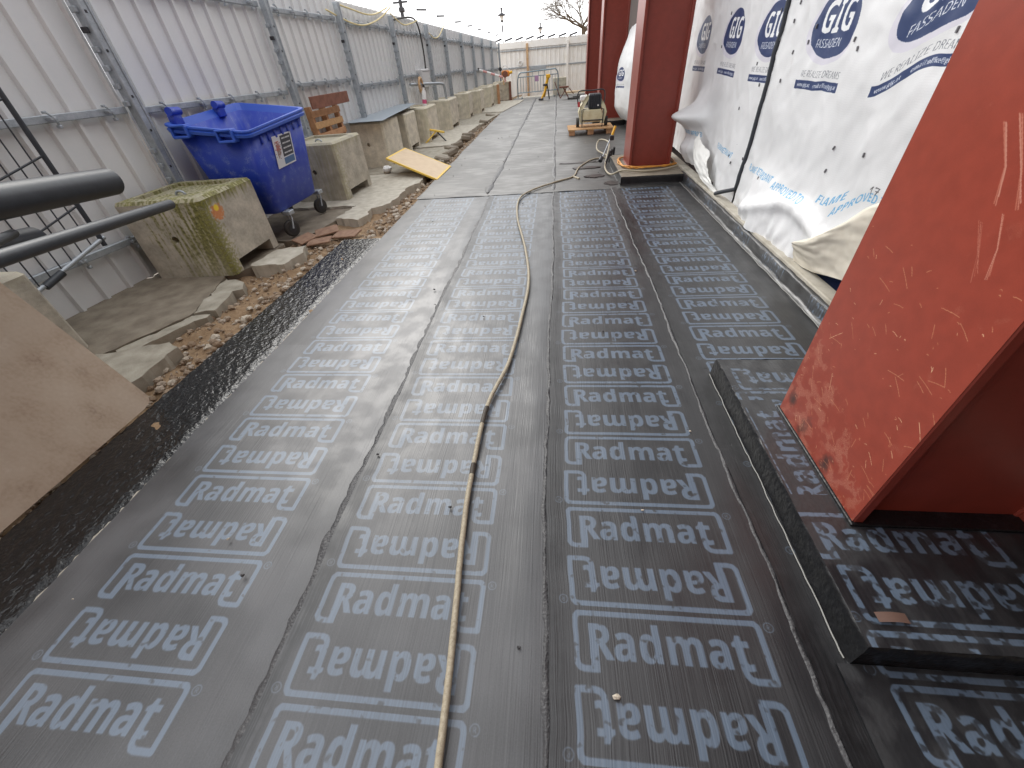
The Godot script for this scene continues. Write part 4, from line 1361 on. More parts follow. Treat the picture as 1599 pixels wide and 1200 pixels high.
# ---------------------------------------------------------------- blue wheeled bin
func build_bin():
	var t := thing("wheeled_bin", Vector3(-3.75, 0.0, -5.35), "large blue four wheeled waste bin with a poster on its side", "bin")
	# corners relative: top and bottom, order front right, back right, back left, front left
	var o := t.position
	var top := [Vector3(-3.33, 1.19, -4.76), Vector3(-3.33, 1.29, -6.04), Vector3(-4.2, 1.40, -6.04), Vector3(-4.2, 1.31, -4.76)]
	var bot := [Vector3(-3.42, 0.3, -4.86), Vector3(-3.42, 0.3, -5.88), Vector3(-4.05, 0.3, -5.88), Vector3(-4.05, 0.3, -4.86)]
	var ring := func(k: float, inset: float) -> Array:
		var out := []
		var cen := Vector3.ZERO
		for i in 4: cen += (bot[i] as Vector3).lerp(top[i], k) / 4.0
		for i in 4:
			var c: Vector3 = (bot[i] as Vector3).lerp(top[i], k)
			var pv: Vector3 = (bot[(i + 3) % 4] as Vector3).lerp(top[(i + 3) % 4], k)
			var nx: Vector3 = (bot[(i + 1) % 4] as Vector3).lerp(top[(i + 1) % 4], k)
			for j in 5:
				var a: Vector3 = c.move_toward(pv, 0.09)
				var b: Vector3 = c.move_toward(nx, 0.09)
				var p := a.lerp(c, j / 4.0).lerp(c.lerp(b, j / 4.0), j / 4.0)
				p = p.move_toward(Vector3(cen.x, p.y, cen.z), inset)
				out.append(p - o)
		return out
	var st := newst()
	st.set_smooth_group(1)
	var levels := [[0.0, 0.05], [0.03, 0.0], [0.5, 0.0], [0.93, 0.0], [0.93, 0.03], [0.06, 0.04]]
	for l in levels.size() - 1:
		var a: Array = ring.call(levels[l][0], levels[l][1])
		var b: Array = ring.call(levels[l + 1][0], levels[l + 1][1])
		for i in 20: quad(st, a[i], a[(i + 1) % 20], b[(i + 1) % 20], b[i])
	st.set_smooth_group(-1)
	for lv in [0, 5]:
		var f: Array = ring.call(levels[lv][0], levels[lv][1])
		for i in range(1, 19): tri(st, f[0], f[i + 1], f[i])
	put("body", done(st), M.blue, t)
	# overhanging rim
	var sr := newst()
	sr.set_smooth_group(-1)
	var prof := [[0.93, -0.001], [0.925, -0.06], [0.955, -0.065], [0.965, -0.045], [0.985, -0.06], [1.0, -0.055], [1.0, 0.0], [0.93, 0.029]]
	for l in prof.size() - 1:
		var a: Array = ring.call(prof[l][0], prof[l][1])
		var b: Array = ring.call(prof[l + 1][0], prof[l + 1][1])
		for i in 20: quad(sr, a[i], a[(i + 1) % 20], b[(i + 1) % 20], b[i])
	put("rim", done(sr), M.blue_rim, t)
	# lifting pockets on the front face
	for x in [-4.12, -3.62]:
		var k := inverse_lerp(-4.2, -3.33, x)
		var y := lerpf(1.31, 1.19, k) - 0.06
		var sp := newst()
		var w := 0.15
		add_box(sp, Vector3(x - 0.02, y - 0.07, -4.78) - o, Vector3(x + w + 0.02, y - 0.045, -4.68) - o, 0.006)
		add_box(sp, Vector3(x - 0.02, y + 0.035, -4.78) - o, Vector3(x + w + 0.02, y + 0.055, -4.68) - o, 0.006)
		add_box(sp, Vector3(x - 0.025, y - 0.06, -4.78) - o, Vector3(x, y + 0.045, -4.682) - o, 0.006)
		add_box(sp, Vector3(x + w, y - 0.06, -4.78) - o, Vector3(x + w + 0.025, y + 0.045, -4.682) - o, 0.006)
		put("lifting_pocket", done(sp), M.blue_rim, t)
		put("pocket_back", box_mesh(Vector3(x, y - 0.045, -4.79) - o, Vector3(x + w, y + 0.035, -4.765) - o, 0.002), M.blue, t)
	# ribs under the rim on the side
	for i in 7:
		var z := -4.98 - i * 0.15
		var y := lerpf(1.2, 1.29, inverse_lerp(-4.76, -6.04, z)) - 0.085
		put("side_rib", box_mesh(Vector3(-3.362, y - 0.09, z - 0.02) - o, Vector3(-3.325, y - 0.005, z + 0.02) - o, 0.008), M.blue, t)
	# hinge knuckles at the back
	for z in [-4.98, -5.72]:
		put("hinge_knuckle", tube_mesh([Vector3(-4.17, 1.4, z) - o, Vector3(-4.15, 1.41, z + 0.17) - o], 0.04, 14), M.blue, t)
		put("hinge_bracket", box_mesh(Vector3(-4.22, 1.28, z + 0.02) - o, Vector3(-4.14, 1.38, z + 0.15) - o, 0.01), M.blue, t)
	# poster
	var img := Image.create(128, 170, false, Image.FORMAT_RGB8)
	img.fill(Color8(206, 208, 214))
	img.fill_rect(Rect2i(50, 8, 72, 112), Color8(52, 56, 66))
	img.fill_rect(Rect2i(50, 126, 72, 36), Color8(72, 108, 152))
	for l in 4:
		var y := 20 + l * 26
		var x := 60
		for wd in [14, 8, 18, 10]:
			img.fill_rect(Rect2i(x, y, wd, 8), Color8(196, 198, 202))
			x += wd + (1 if wd % 4 else 3)
	for i in 260:
		var p := Vector2(rng.randfn(24, 8), rng.randfn(70, 22))
		img.fill_rect(Rect2i(int(clampf(p.x, 4, 44)), int(clampf(p.y, 30, 120)), 4, 4), Color8(186, 84, 82).lerp(Color8(130, 120, 112), rng.randf() if p.y < 76 else 0.85))
	var pm := mat(Color.WHITE, 0.4)
	pm.albedo_texture = tex(img)
	var bx := func(y: float) -> float: return lerpf(-3.42, -3.33, (y - 0.3) / 0.94) + 0.012
	var sq := newst()
	quad_uv(sq, [Vector3(bx.call(0.75), 0.75, -5.13) - o, Vector3(bx.call(0.75), 0.765, -5.56) - o, Vector3(bx.call(1.09), 1.09, -5.6) - o, Vector3(bx.call(1.08), 1.08, -5.17) - o], [Vector2(0, 1), Vector2(1, 1), Vector2(1, 0), Vector2(0, 0)])
	put("poster", done(sq), pm, t)
	# castors
	for wh in [[-3.4, -4.97], [-3.5, -5.98], [-4.0, -4.97], [-4.0, -5.9]]:
		var c := Vector3(wh[0], 0.1, wh[1]) - o
		var ax := Vector3(0.9, 0, 0.43)
		var wn := put("wheel", tube_mesh([c - ax * 0.024, c - ax * 0.018, c + ax * 0.018, c + ax * 0.024], [0.085, 0.1, 0.1, 0.085], 22), M.rubber, t)
		put("hub", tube_mesh([c - ax * 0.03, c + ax * 0.03], 0.05, 16), M.steel_dark, wn)
		var fk := newst()
		for s in [-1, 1]: add_tube(fk, [c + ax * 0.034 * s, c + ax * 0.034 * s + Vector3(0, 0.12, -0.05), c + ax * 0.02 * s + Vector3(0, 0.16, -0.05)], 0.012, 6)
		add_box(fk, c + Vector3(-0.05, 0.155, -0.11), c + Vector3(0.05, 0.205, 0.01), 0.006)
		put("fork", done(fk), M.galv, wn)

# ---------------------------------------------------------------- left foreground
func build_left_foreground():
	# rounded plywood sheet leaning to the left, bottom edge on the bitumen
	var n := Vector3(0.936, 0.352, 0).normalized()
	var upv := Vector3(-0.352, 0.936, 0)
	var pl := PackedVector2Array()   # (along -z from z = 1, up the slope)
	for p in [[0.0, 0.0], [2.66, 0.0], [2.715, 0.012], [2.74, 0.045], [2.74, 1.22], [0.0, 1.22]]: pl.append(Vector2(p[0], p[1]))
	var st := newst()
	st.set_smooth_group(-1)
	var F := func(p: Vector2, d: float) -> Vector3: return Vector3(-2.645, 0.012, 1.0) + Vector3(0, 0, -p.x) + upv * p.y - n * d
	var ids := Geometry2D.triangulate_polygon(pl)
	for i in range(0, ids.size(), 3):
		tri(st, F.call(pl[ids[i]], 0.0), F.call(pl[ids[i + 1]], 0.0), F.call(pl[ids[i + 2]], 0.0))
		tri(st, F.call(pl[ids[i]], 0.018), F.call(pl[ids[i + 1]], 0.018), F.call(pl[ids[i + 2]], 0.018))
	for i in pl.size():
		var a := pl[i]
		var b := pl[(i + 1) % pl.size()]
		quad(st, F.call(a, 0.0), F.call(b, 0.0), F.call(b, 0.018), F.call(a, 0.018))
	tag(put("plywood_board", done(st), M.ply, self), "tan plywood board with a rounded corner leaning over the black bitumen edge", "board")
	# scuffs on the board: thin brown smears of bitumen
	# stack of boards it leans on
	var sk := thing("board_stack", Vector3(-3.62, 0.0, -0.4), "stack of boards on bearers holding up the black pipes", "board stack")
	for i in 3: put("bearer", box_mesh(Vector3(-0.5, 0.0, -0.95 + i * 0.85), Vector3(0.5, 0.1, -0.85 + i * 0.85), 0.004), M.wood, sk)
	for i in 34:
		var j := noise.get_noise_1d(i * 3.3) * 0.02
		put("board", box_mesh(Vector3(-0.52 + j, 0.1 + i * 0.0255, -1.05 + j), Vector3(0.52 + j, 0.1245 + i * 0.0255, 0.95 + j), 0.003), M.ply if i % 3 else M.wood, sk)
	# black pipes resting on the stack
	for q in [[Vector3(-3.06, 1.18, -2.1), Vector3(-3.27, 1.10, -2.93), 0.088, "thick black plastic pipe lying above the others on the stack"], [Vector3(-2.5, 1.06, -1.5), Vector3(-3.16, 0.865, -3.2), 0.036, "long thin black plastic pipe pointing at the mossy concrete block"], [Vector3(-3.1, 0.98, -1.9), Vector3(-3.3, 0.92, -2.26), 0.07, "short thick black pipe end beneath the long thin pipe"], [Vector3(-2.7, 1.085, -1.7), Vector3(-3.1, 1.02, -2.05), 0.022, "thin dark pipe end between the thicker black pipes"]]:
		var d: Vector3 = (q[0] - q[1]).normalized()
		var back: float = (0.6 - q[0].z) / max(0.3, d.z)
		tag(put("black_pipe", pipe_mesh(q[0] + d * min(back, 1.6), q[1], q[2], q[2] * 0.14), M.black_plastic, self), q[3], "pipe", "black pipes on the stack")
	# welded mesh panel leaning at the hoarding
	var mp := thing("mesh_panel", Vector3(-4.2, 0, -3.0), "black wire mesh fence panel leaning against the grey hoarding", "mesh panel")
	var o := mp.position
	var P := func(s: float, t: float) -> Vector3:   # s along the foot towards the near end, t up
		return Vector3(-4.2 - 0.05 * t, 0.57 - 0.21 * s + 0.92 * t, -3.38 + 0.92 * s - 0.07 * t) - o
	put("frame_tube", tube_mesh([P.call(0.04, -0.06), P.call(0.04, 1.9)], 0.02, 10), M.black_plastic, mp)
	put("frame_tube", tube_mesh([P.call(0.0, 0.0), P.call(1.9, 0.0)], 0.018, 10), M.galv, mp)
	put("sleeve", tube_mesh([P.call(0.55, -0.01), P.call(0.75, -0.01)], 0.03, 10), M.black_plastic, mp)
	for i in 15: put("wire", tube_mesh([P.call(0.16 + i * 0.125, 0.0), P.call(0.16 + i * 0.125, 1.9)], 0.006, 6), M.black_plastic, mp)
	for i in 4: put("cross_wire", tube_mesh([P.call(0.04, 0.32 + i * 0.42), P.call(1.9, 0.32 + i * 0.42)], 0.008, 6), M.black_plastic, mp)

# ---------------------------------------------------------------- clutter along the left
func build_left_clutter():
	# pallet stood on end behind the bin
	var p := thing("wooden_pallet", Vector3(-4.12, 0.02, -8.3), "orange brown wooden pallet stood on end against the hoarding", "pallet")
	p.rotation = Vector3(0, 0, 0.06)
	for i in 3: put("stringer", box_mesh(Vector3(-0.05, 0.0, -0.55 + i * 0.5), Vector3(0.045, 1.18, -0.47 + i * 0.5), 0.004), M.wood_orange, p)
	for i in 7: put("deck_board", box_mesh(Vector3(-0.075, 0.02 + i * 0.165, -0.56), Vector3(-0.052, 0.12 + i * 0.165, 0.55), 0.004), M.wood, p)
	for i in 7: put("deck_board", box_mesh(Vector3(0.047, 0.03 + i * 0.165, -0.56), Vector3(0.066, 0.125 + i * 0.165, 0.55), 0.004), M.wood if i % 2 else M.wood_orange, p)
	tag(put("dark_plank", box_mesh(Vector3(-4.02, 1.17, -9.1), Vector3(-3.99, 1.34, -7.62), 0.004), M.wood_dark, self), "dark brown plank lying across the top of the wooden pallet", "plank")
	# yellow edged board tipped off the slab
	var b := thing("yellow_board", Vector3(-2.6, 0.0, -8.6), "tan board with yellow painted edges tipped against the broken slab edge", "board")
	var q := [Vector3(-2.12, 0.02, -7.66), Vector3(-2.09, 0.03, -8.72), Vector3(-3.12, 0.33, -9.2), Vector3(-3.17, 0.33, -8.15)]
	var nn: Vector3 = (q[1] - q[0]).cross(q[3] - q[0]).normalized()
	if nn.y < 0: nn = -nn
	var st := newst()
	st.set_smooth_group(-1)
	var sy := newst()
	sy.set_smooth_group(-1)
	var cen: Vector3 = (q[0] + q[1] + q[2] + q[3]) / 4
	for i in 4:
		var a: Vector3 = q[i]
		var c: Vector3 = q[(i + 1) % 4]
		quad(sy, a - b.position, c - b.position, c - nn * 0.03 - b.position, a - nn * 0.03 - b.position)
		quad(sy, a - b.position, c - b.position, c.lerp(cen, 0.07) - b.position, a.lerp(cen, 0.07) - b.position)
	var r := []
	for i in 4: r.append((q[i] as Vector3).lerp(cen, 0.07) - b.position)
	quad(st, r[0], r[1], r[2], r[3])
	quad(st, q[0] - nn * 0.03 - b.position, q[1] - nn * 0.03 - b.position, q[2] - nn * 0.03 - b.position, q[3] - nn * 0.03 - b.position)
	put("panel", done(st), M.yellow_board, b)
	put("painted_edge", done(sy), M.yellow_paint, b)
	# yellow folding stick figure between blocks
	var tr := thing("timber_prop", Vector3(-3.2, 0.0, -12.2), "yellow timber prop with two splayed legs beside the concrete blocks", "prop")
	put("head", box_mesh(Vector3(-0.28, 0.23, -0.04), Vector3(0.18, 0.27, 0.04), 0.004, Transform3D(Basis.from_euler(Vector3(0, 0, -0.2)), Vector3.ZERO)), M.yellow_paint, tr)
	put("leg", tube_mesh([Vector3(0.0, 0.24, 0), Vector3(-0.3, -0.02, 0.25)], 0.018, 6), M.yellow_paint, tr)
	put("leg", tube_mesh([Vector3(0.02, 0.24, 0), Vector3(0.3, -0.02, 0.1)], 0.018, 6), M.steel_dark, tr)
	# bottle with pink label
	var bo := thing("plastic_bottle", Vector3(-3.52, 0.78, -12.7), "white plastic bottle with a pink label on a concrete block", "bottle")
	bo.rotation.z = -0.12
	put("bottle_body", tube_mesh([Vector3(0, 0, 0), Vector3(0, 0.3, 0), Vector3(0, 0.34, 0), Vector3(0, 0.4, 0)], [0.055, 0.055, 0.03, 0.025], 14), M.white_plastic, bo)
	put("label_band", tube_mesh([Vector3(0, 0.05, 0), Vector3(0, 0.14, 0)], 0.057, 14, false), M.pink, bo)
	put("cap", tube_mesh([Vector3(0, 0.4, 0), Vector3(0, 0.46, 0)], 0.03, 10), M.steel_dark, bo)
	# bent galvanised handrail
	var rp := smooth_path([Vector3(-3.9, 1.24, -13.0), Vector3(-3.65, 1.2, -14.0), Vector3(-3.42, 1.16, -14.55), Vector3(-3.37, 1.08, -14.66), Vector3(-3.36, 0.78, -14.7)], 6)
	tag(put("bent_handrail", tube_mesh(rp, 0.035, 12), M.galv, self), "bent shiny galvanised handrail ending on top of a concrete block", "handrail")
	# box and orange reel on the hoarding
	var bx := thing("meter_box", Vector3(-3.86, 1.12, -14.3), "pale box fixed to the grey hoarding below a black cable", "box")
	put("housing", box_mesh(Vector3(-0.12, 0.0, -0.42), Vector3(0.1, 0.42, 0.42), 0.02), mat(S(196, 196, 196), 0.5), bx)
	put("lid_seam", box_mesh(Vector3(0.1, 0.36, -0.4), Vector3(0.106, 0.37, 0.4), 0.001), M.steel_dark, bx)
	var ring := []
	for k in 25: ring.append(Vector3(-3.74, 1.2 + 0.16 * sin(TAU * k / 24), -13.45 + 0.16 * cos(TAU * k / 24)))
	tag(put("orange_rope_ring", tube_mesh(ring, 0.035, 8, false), M.rust, self), "rusty orange ring hanging beside the pale box on the hoarding", "ring")
	var cab := smooth_path([Vector3(-3.98, 2.5, -12.6), Vector3(-3.86, 2.62, -14.0), Vector3(-3.8, 2.45, -14.4), Vector3(-3.79, 1.9, -14.5), Vector3(-3.8, 1.5, -14.45)], 6)
	tag(put("black_cable", tube_mesh(cab, 0.02, 7), M.rubber, self), "thick black cable running down the hoarding into the pale box", "cable")
	# pale ropes slung along the top of the hoarding
	var ropes := [
		[[-4.14, 2.5, -9.4], [-4.06, 2.36, -10.2], [-4.02, 2.35, -10.9], [-3.98, 2.5, -11.8], [-3.92, 2.72, -12.5]],
		[[-4.1, 2.6, -9.9], [-4.05, 2.56, -10.4], [-4.0, 2.52, -11.0], [-3.99, 2.56, -11.6], [-3.94, 2.7, -12.3]],
		[[-3.78, 2.36, -15.2], [-3.74, 2.24, -15.7], [-3.72, 2.3, -16.3], [-3.66, 2.56, -16.95]],
		[[-3.96, 2.62, -12.5], [-3.9, 2.45, -13.2], [-3.86, 2.5, -13.9], [-3.83, 2.58, -14.4]]]
	for i in ropes.size():
		var pp := []
		for v in ropes[i]: pp.append(Vector3(v[0] + 0.03, v[1], v[2]))
		tag(put("slack_rope", tube_mesh(smooth_path(pp, 8), 0.014, 7), M.yellow_cable, self), "pale yellow rope hanging slack near the top of the hoarding", "rope", "slack ropes on the hoarding")
	# scraps
	tag(put("white_scrap", pebble(3), M.white_plastic, self, Vector3(-3.35, 0.07, -8.55), Basis.IDENTITY.scaled(Vector3(0.09, 0.07, 0.12))), "crumpled white plastic scrap beside the clean concrete block", "litter")

# ---------------------------------------------------------------- hose and cables
func build_hose_and_cables():
	var pts := []
	for p in [[-0.31, 0.6], [-0.325, 0.1], [-0.335, -0.16], [-0.35, -0.39], [-0.372, -0.62], [-0.393, -0.84], [-0.41, -1.14], [-0.402, -1.68], [-0.315, -2.12], [-0.27, -2.7], [-0.25, -3.38], [-0.33, -4.16], [-0.50, -5.27], [-0.53, -6.1], [-0.36, -6.55], [0.0, -6.98], [0.27, -7.27], [0.39, -7.9], [0.64, -8.5], [0.86, -8.62], [1.02, -8.58]]:
		pts.append(Vector3(p[0], 0.034, p[1]))
	var sm := smooth_path(pts, 8)
	for i in sm.size(): sm[i].y += 0.006 * noise.get_noise_1d(i * 0.9) + 0.002
	var hose := thing("hose", Vector3.ZERO, "long pale dirty hose snaking down the printed membrane", "hose")
	put("tube", tube_mesh(sm, 0.0125, 10), M.hose, hose)
	for k in [[54, 3], [49, 2]]: put("tape_wrap", tube_mesh(sm.slice(k[0], k[0] + k[1]), 0.0138, 10), mat(S(66, 58, 48), 0.6), hose)
	put("coupling", tube_mesh([Vector3(0.27, 0.03, -7.27), Vector3(0.36, 0.03, -7.1)], 0.02, 8), M.hose, hose)
	# tangled pale hose loops beside the second column
	var loop := smooth_path([Vector3(1.0, 0.05, -8.6), Vector3(0.8, 0.08, -9.2), Vector3(0.86, 0.2, -9.5), Vector3(1.0, 0.22, -9.0), Vector3(0.9, 0.1, -8.3), Vector3(0.82, 0.05, -7.7), Vector3(0.86, 0.06, -7.15), Vector3(1.0, 0.16, -6.9), Vector3(1.3, 0.155, -6.8), Vector3(1.6, 0.16, -6.85), Vector3(1.82, 0.175, -6.95)], 7)
	tag(put("hose_loop", tube_mesh(loop, 0.014, 9), M.hose, self), "tangled end of pale hose looped beside the coiled orange cable", "hose")
	var coil := thing("orange_cable", Vector3.ZERO, "orange cable coiled round the foot of a steel column", "cable")
	for k in 4:
		var a := []
		for i in 41:
			var an := TAU * i / 40.0
			var rx := 0.41 + 0.07 * absf(noise.get_noise_2d(k * 5.3, an * 0.7))
			var rz := 0.43 + 0.22 * absf(noise.get_noise_2d(k * 9.1 + 4.0, cos(an) * 1.3)) * (0.3 + 0.7 * smoothstep(-0.2, 0.6, sin(an)))
			var sq := Vector3(signf(cos(an)) * pow(abs(cos(an)), 0.6) * rx, 0, signf(sin(an)) * pow(abs(sin(an)), 0.6) * rz)
			a.append(Vector3(1.445, 0.152 + 0.006 * k + 0.004 * sin(an * 5 + k), -7.5) + sq)
		put("cable_turn", tube_mesh(a, 0.0075, 6, false), M.orange_cable, coil)
	# gas torch leaning at the column
	var t := thing("roofing_torch", Vector3(1.0, 0.14, -8.3), "gas torch with a yellow grip leaning beside the steel column", "torch")
	put("lance", tube_mesh([Vector3(-0.22, 0.0, 0.35), Vector3(-0.05, 0.32, 0.15)], 0.012, 8), M.galv, t)
	put("burner", tube_mesh([Vector3(-0.25, -0.02, 0.4), Vector3(-0.22, 0.02, 0.34)], 0.035, 12), M.steel_dark, t)
	put("grip", tube_mesh([Vector3(-0.05, 0.32, 0.15), Vector3(0.0, 0.44, 0.09)], 0.02, 10), M.yellow, t)
	put("valve", box_mesh(Vector3(-0.09, 0.25, 0.15), Vector3(-0.02, 0.32, 0.21), 0.006), M.steel_dark, t)
	for i in 3:
		var g := [Vector3(0.85 + i * 0.09, 0.03, -8.0 - i * 0.22), Vector3(0.93 + i * 0.05, 0.24, -8.05 - i * 0.15)]
		tag(put("steel_bar", tube_mesh(g, 0.02, 6), M.steel_dark, self), "short dark steel bar leaning in the tangle by the torch", "bar", "steel bars by the torch")
	# cut offcut of membrane on the near plinth
	tag(put("membrane_offcut", grid_mesh(8, 4, func(u, v): return Vector3(1.02 + 0.09 * u, 0.145 + 0.008 * sin(u * 3), -0.615 + 0.03 * v)), mat(S(98, 74, 64), 0.7), self), "small brown offcut lying on the near plinth edge", "offcut")

# ---------------------------------------------------------------- compressor on its pallet
func build_compressor():
	var p := thing("machine_pallet", Vector3(0.82, 0.026, -11.95), "low wooden pallet under the cream compressor", "pallet")
	for i in 3:
		for j in 2: put("block_foot", box_mesh(Vector3(-0.52 + i * 0.45, 0.0, -0.4 + j * 0.7), Vector3(-0.38 + i * 0.45, 0.09, -0.28 + j * 0.7), 0.004), M.wood_orange, p)
	for i in 3: put("stringer", box_mesh(Vector3(-0.52 + i * 0.45, 0.0905, -0.42), Vector3(-0.38 + i * 0.45, 0.108, 0.44), 0.003), M.wood, p)
	for i in 6: put("deck_board", box_mesh(Vector3(-0.55, 0.1085, -0.42 + i * 0.148), Vector3(0.55, 0.128, -0.3 + i * 0.148), 0.003), M.wood, p)
	var c := thing("compressor", Vector3(0.86, 0.156, -11.95), "cream site compressor with a black ribbed cowl on a pallet", "compressor")
	# cream tank, tapering belly
	var st := newst()
	st.set_smooth_group(-1)
	var lv := [[0.10, 0.2, 0.16], [0.16, 0.25, 0.2], [0.34, 0.21, 0.24], [0.36, 0.19, 0.24]]
	for i in lv.size() - 1:
		var a: Array = lv[i]
		var b: Array = lv[i + 1]
		var A := [Vector3(-a[1], a[0], a[2]), Vector3(a[1], a[0], a[2]), Vector3(a[1], a[0], -a[2]), Vector3(-a[1], a[0], -a[2])]
		var B := [Vector3(-b[1], b[0], b[2]), Vector3(b[1], b[0], b[2]), Vector3(b[1], b[0], -b[2]), Vector3(-b[1], b[0], -b[2])]
		for k in 4: quad(st, A[k], A[(k + 1) % 4], B[(k + 1) % 4], B[k])
	quad(st, Vector3(-0.2, 0.1, 0.16), Vector3(0.2, 0.1, 0.16), Vector3(0.2, 0.1, -0.16), Vector3(-0.2, 0.1, -0.16))
	quad(st, Vector3(-0.19, 0.36, 0.24), Vector3(0.19, 0.36, 0.24), Vector3(0.19, 0.36, -0.24), Vector3(-0.19, 0.36, -0.24))
	put("tank", done(st), M.cream, c)
	put("belly_strap", box_mesh(Vector3(-0.255, 0.13, -0.215), Vector3(0.255, 0.152, 0.215), 0.005), M.steel_dark, c)
	for s in [-1, 1]:
		var sf := newst()
		var fp := [Vector3(s * 0.28, 0.08, 0.2), Vector3(s * 0.34, 0.3, 0.2), Vector3(s * 0.3, 0.42, 0.18), Vector3(s * 0.18, 0.6, 0.12), Vector3(s * 0.14, 0.64, 0.1)]
		for i in fp.size() - 1:
			var d := Vector3(0, 0, -0.36)
			quad(sf, fp[i], fp[i + 1], fp[i + 1] + d, fp[i] + d)
			var inn := Vector3(-s * 0.1, 0, 0)
			quad(sf, fp[i], fp[i + 1], fp[i + 1] + inn, fp[i] + inn)
		put("fender", done(sf), M.cream, c)
		put("wheel", tube_mesh([Vector3(s * 0.31, 0.1, 0.05), Vector3(s * 0.38, 0.1, 0.05)], 0.1, 18), M.rubber, c)
		put("frame_bar", tube_mesh([Vector3(s * 0.24, 0.0, 0.2), Vector3(s * 0.26, 0.36, 0.25), Vector3(s * 0.2, 0.38, 0.25)], 0.012, 6), M.steel_dark, c)
	var cowl := put("cowl", box_mesh(Vector3(-0.1, 0.361, -0.2), Vector3(0.2, 0.66, 0.2), 0.03), M.black_plastic, c)
	for i in 6: put("cowl_rib", box_mesh(Vector3(-0.09 + i * 0.05, 0.38, 0.195), Vector3(-0.065 + i * 0.05, 0.665, 0.225), 0.006), M.black_plastic, cowl)
	put("badge", tube_mesh([Vector3(0.12, 0.44, 0.22), Vector3(0.12, 0.44, 0.232)], 0.018, 10), M.white_plastic, cowl)
	put("fuel_tank", box_mesh(Vector3(-0.3, 0.52, -0.15), Vector3(-0.12, 0.64, 0.08), 0.03), M.white_plastic, c)
	put("red_cap", tube_mesh([Vector3(-0.33, 0.42, 0.1), Vector3(-0.33, 0.52, 0.1)], 0.03, 10), mat(S(176, 56, 62), 0.5), c)
	put("handle", tube_mesh(smooth_path([Vector3(-0.34, 0.45, -0.2), Vector3(-0.33, 0.7, -0.2), Vector3(0.0, 0.71, -0.22), Vector3(0.28, 0.7, -0.2), Vector3(0.3, 0.45, -0.2)], 5), 0.014, 8), M.steel_dark, c)

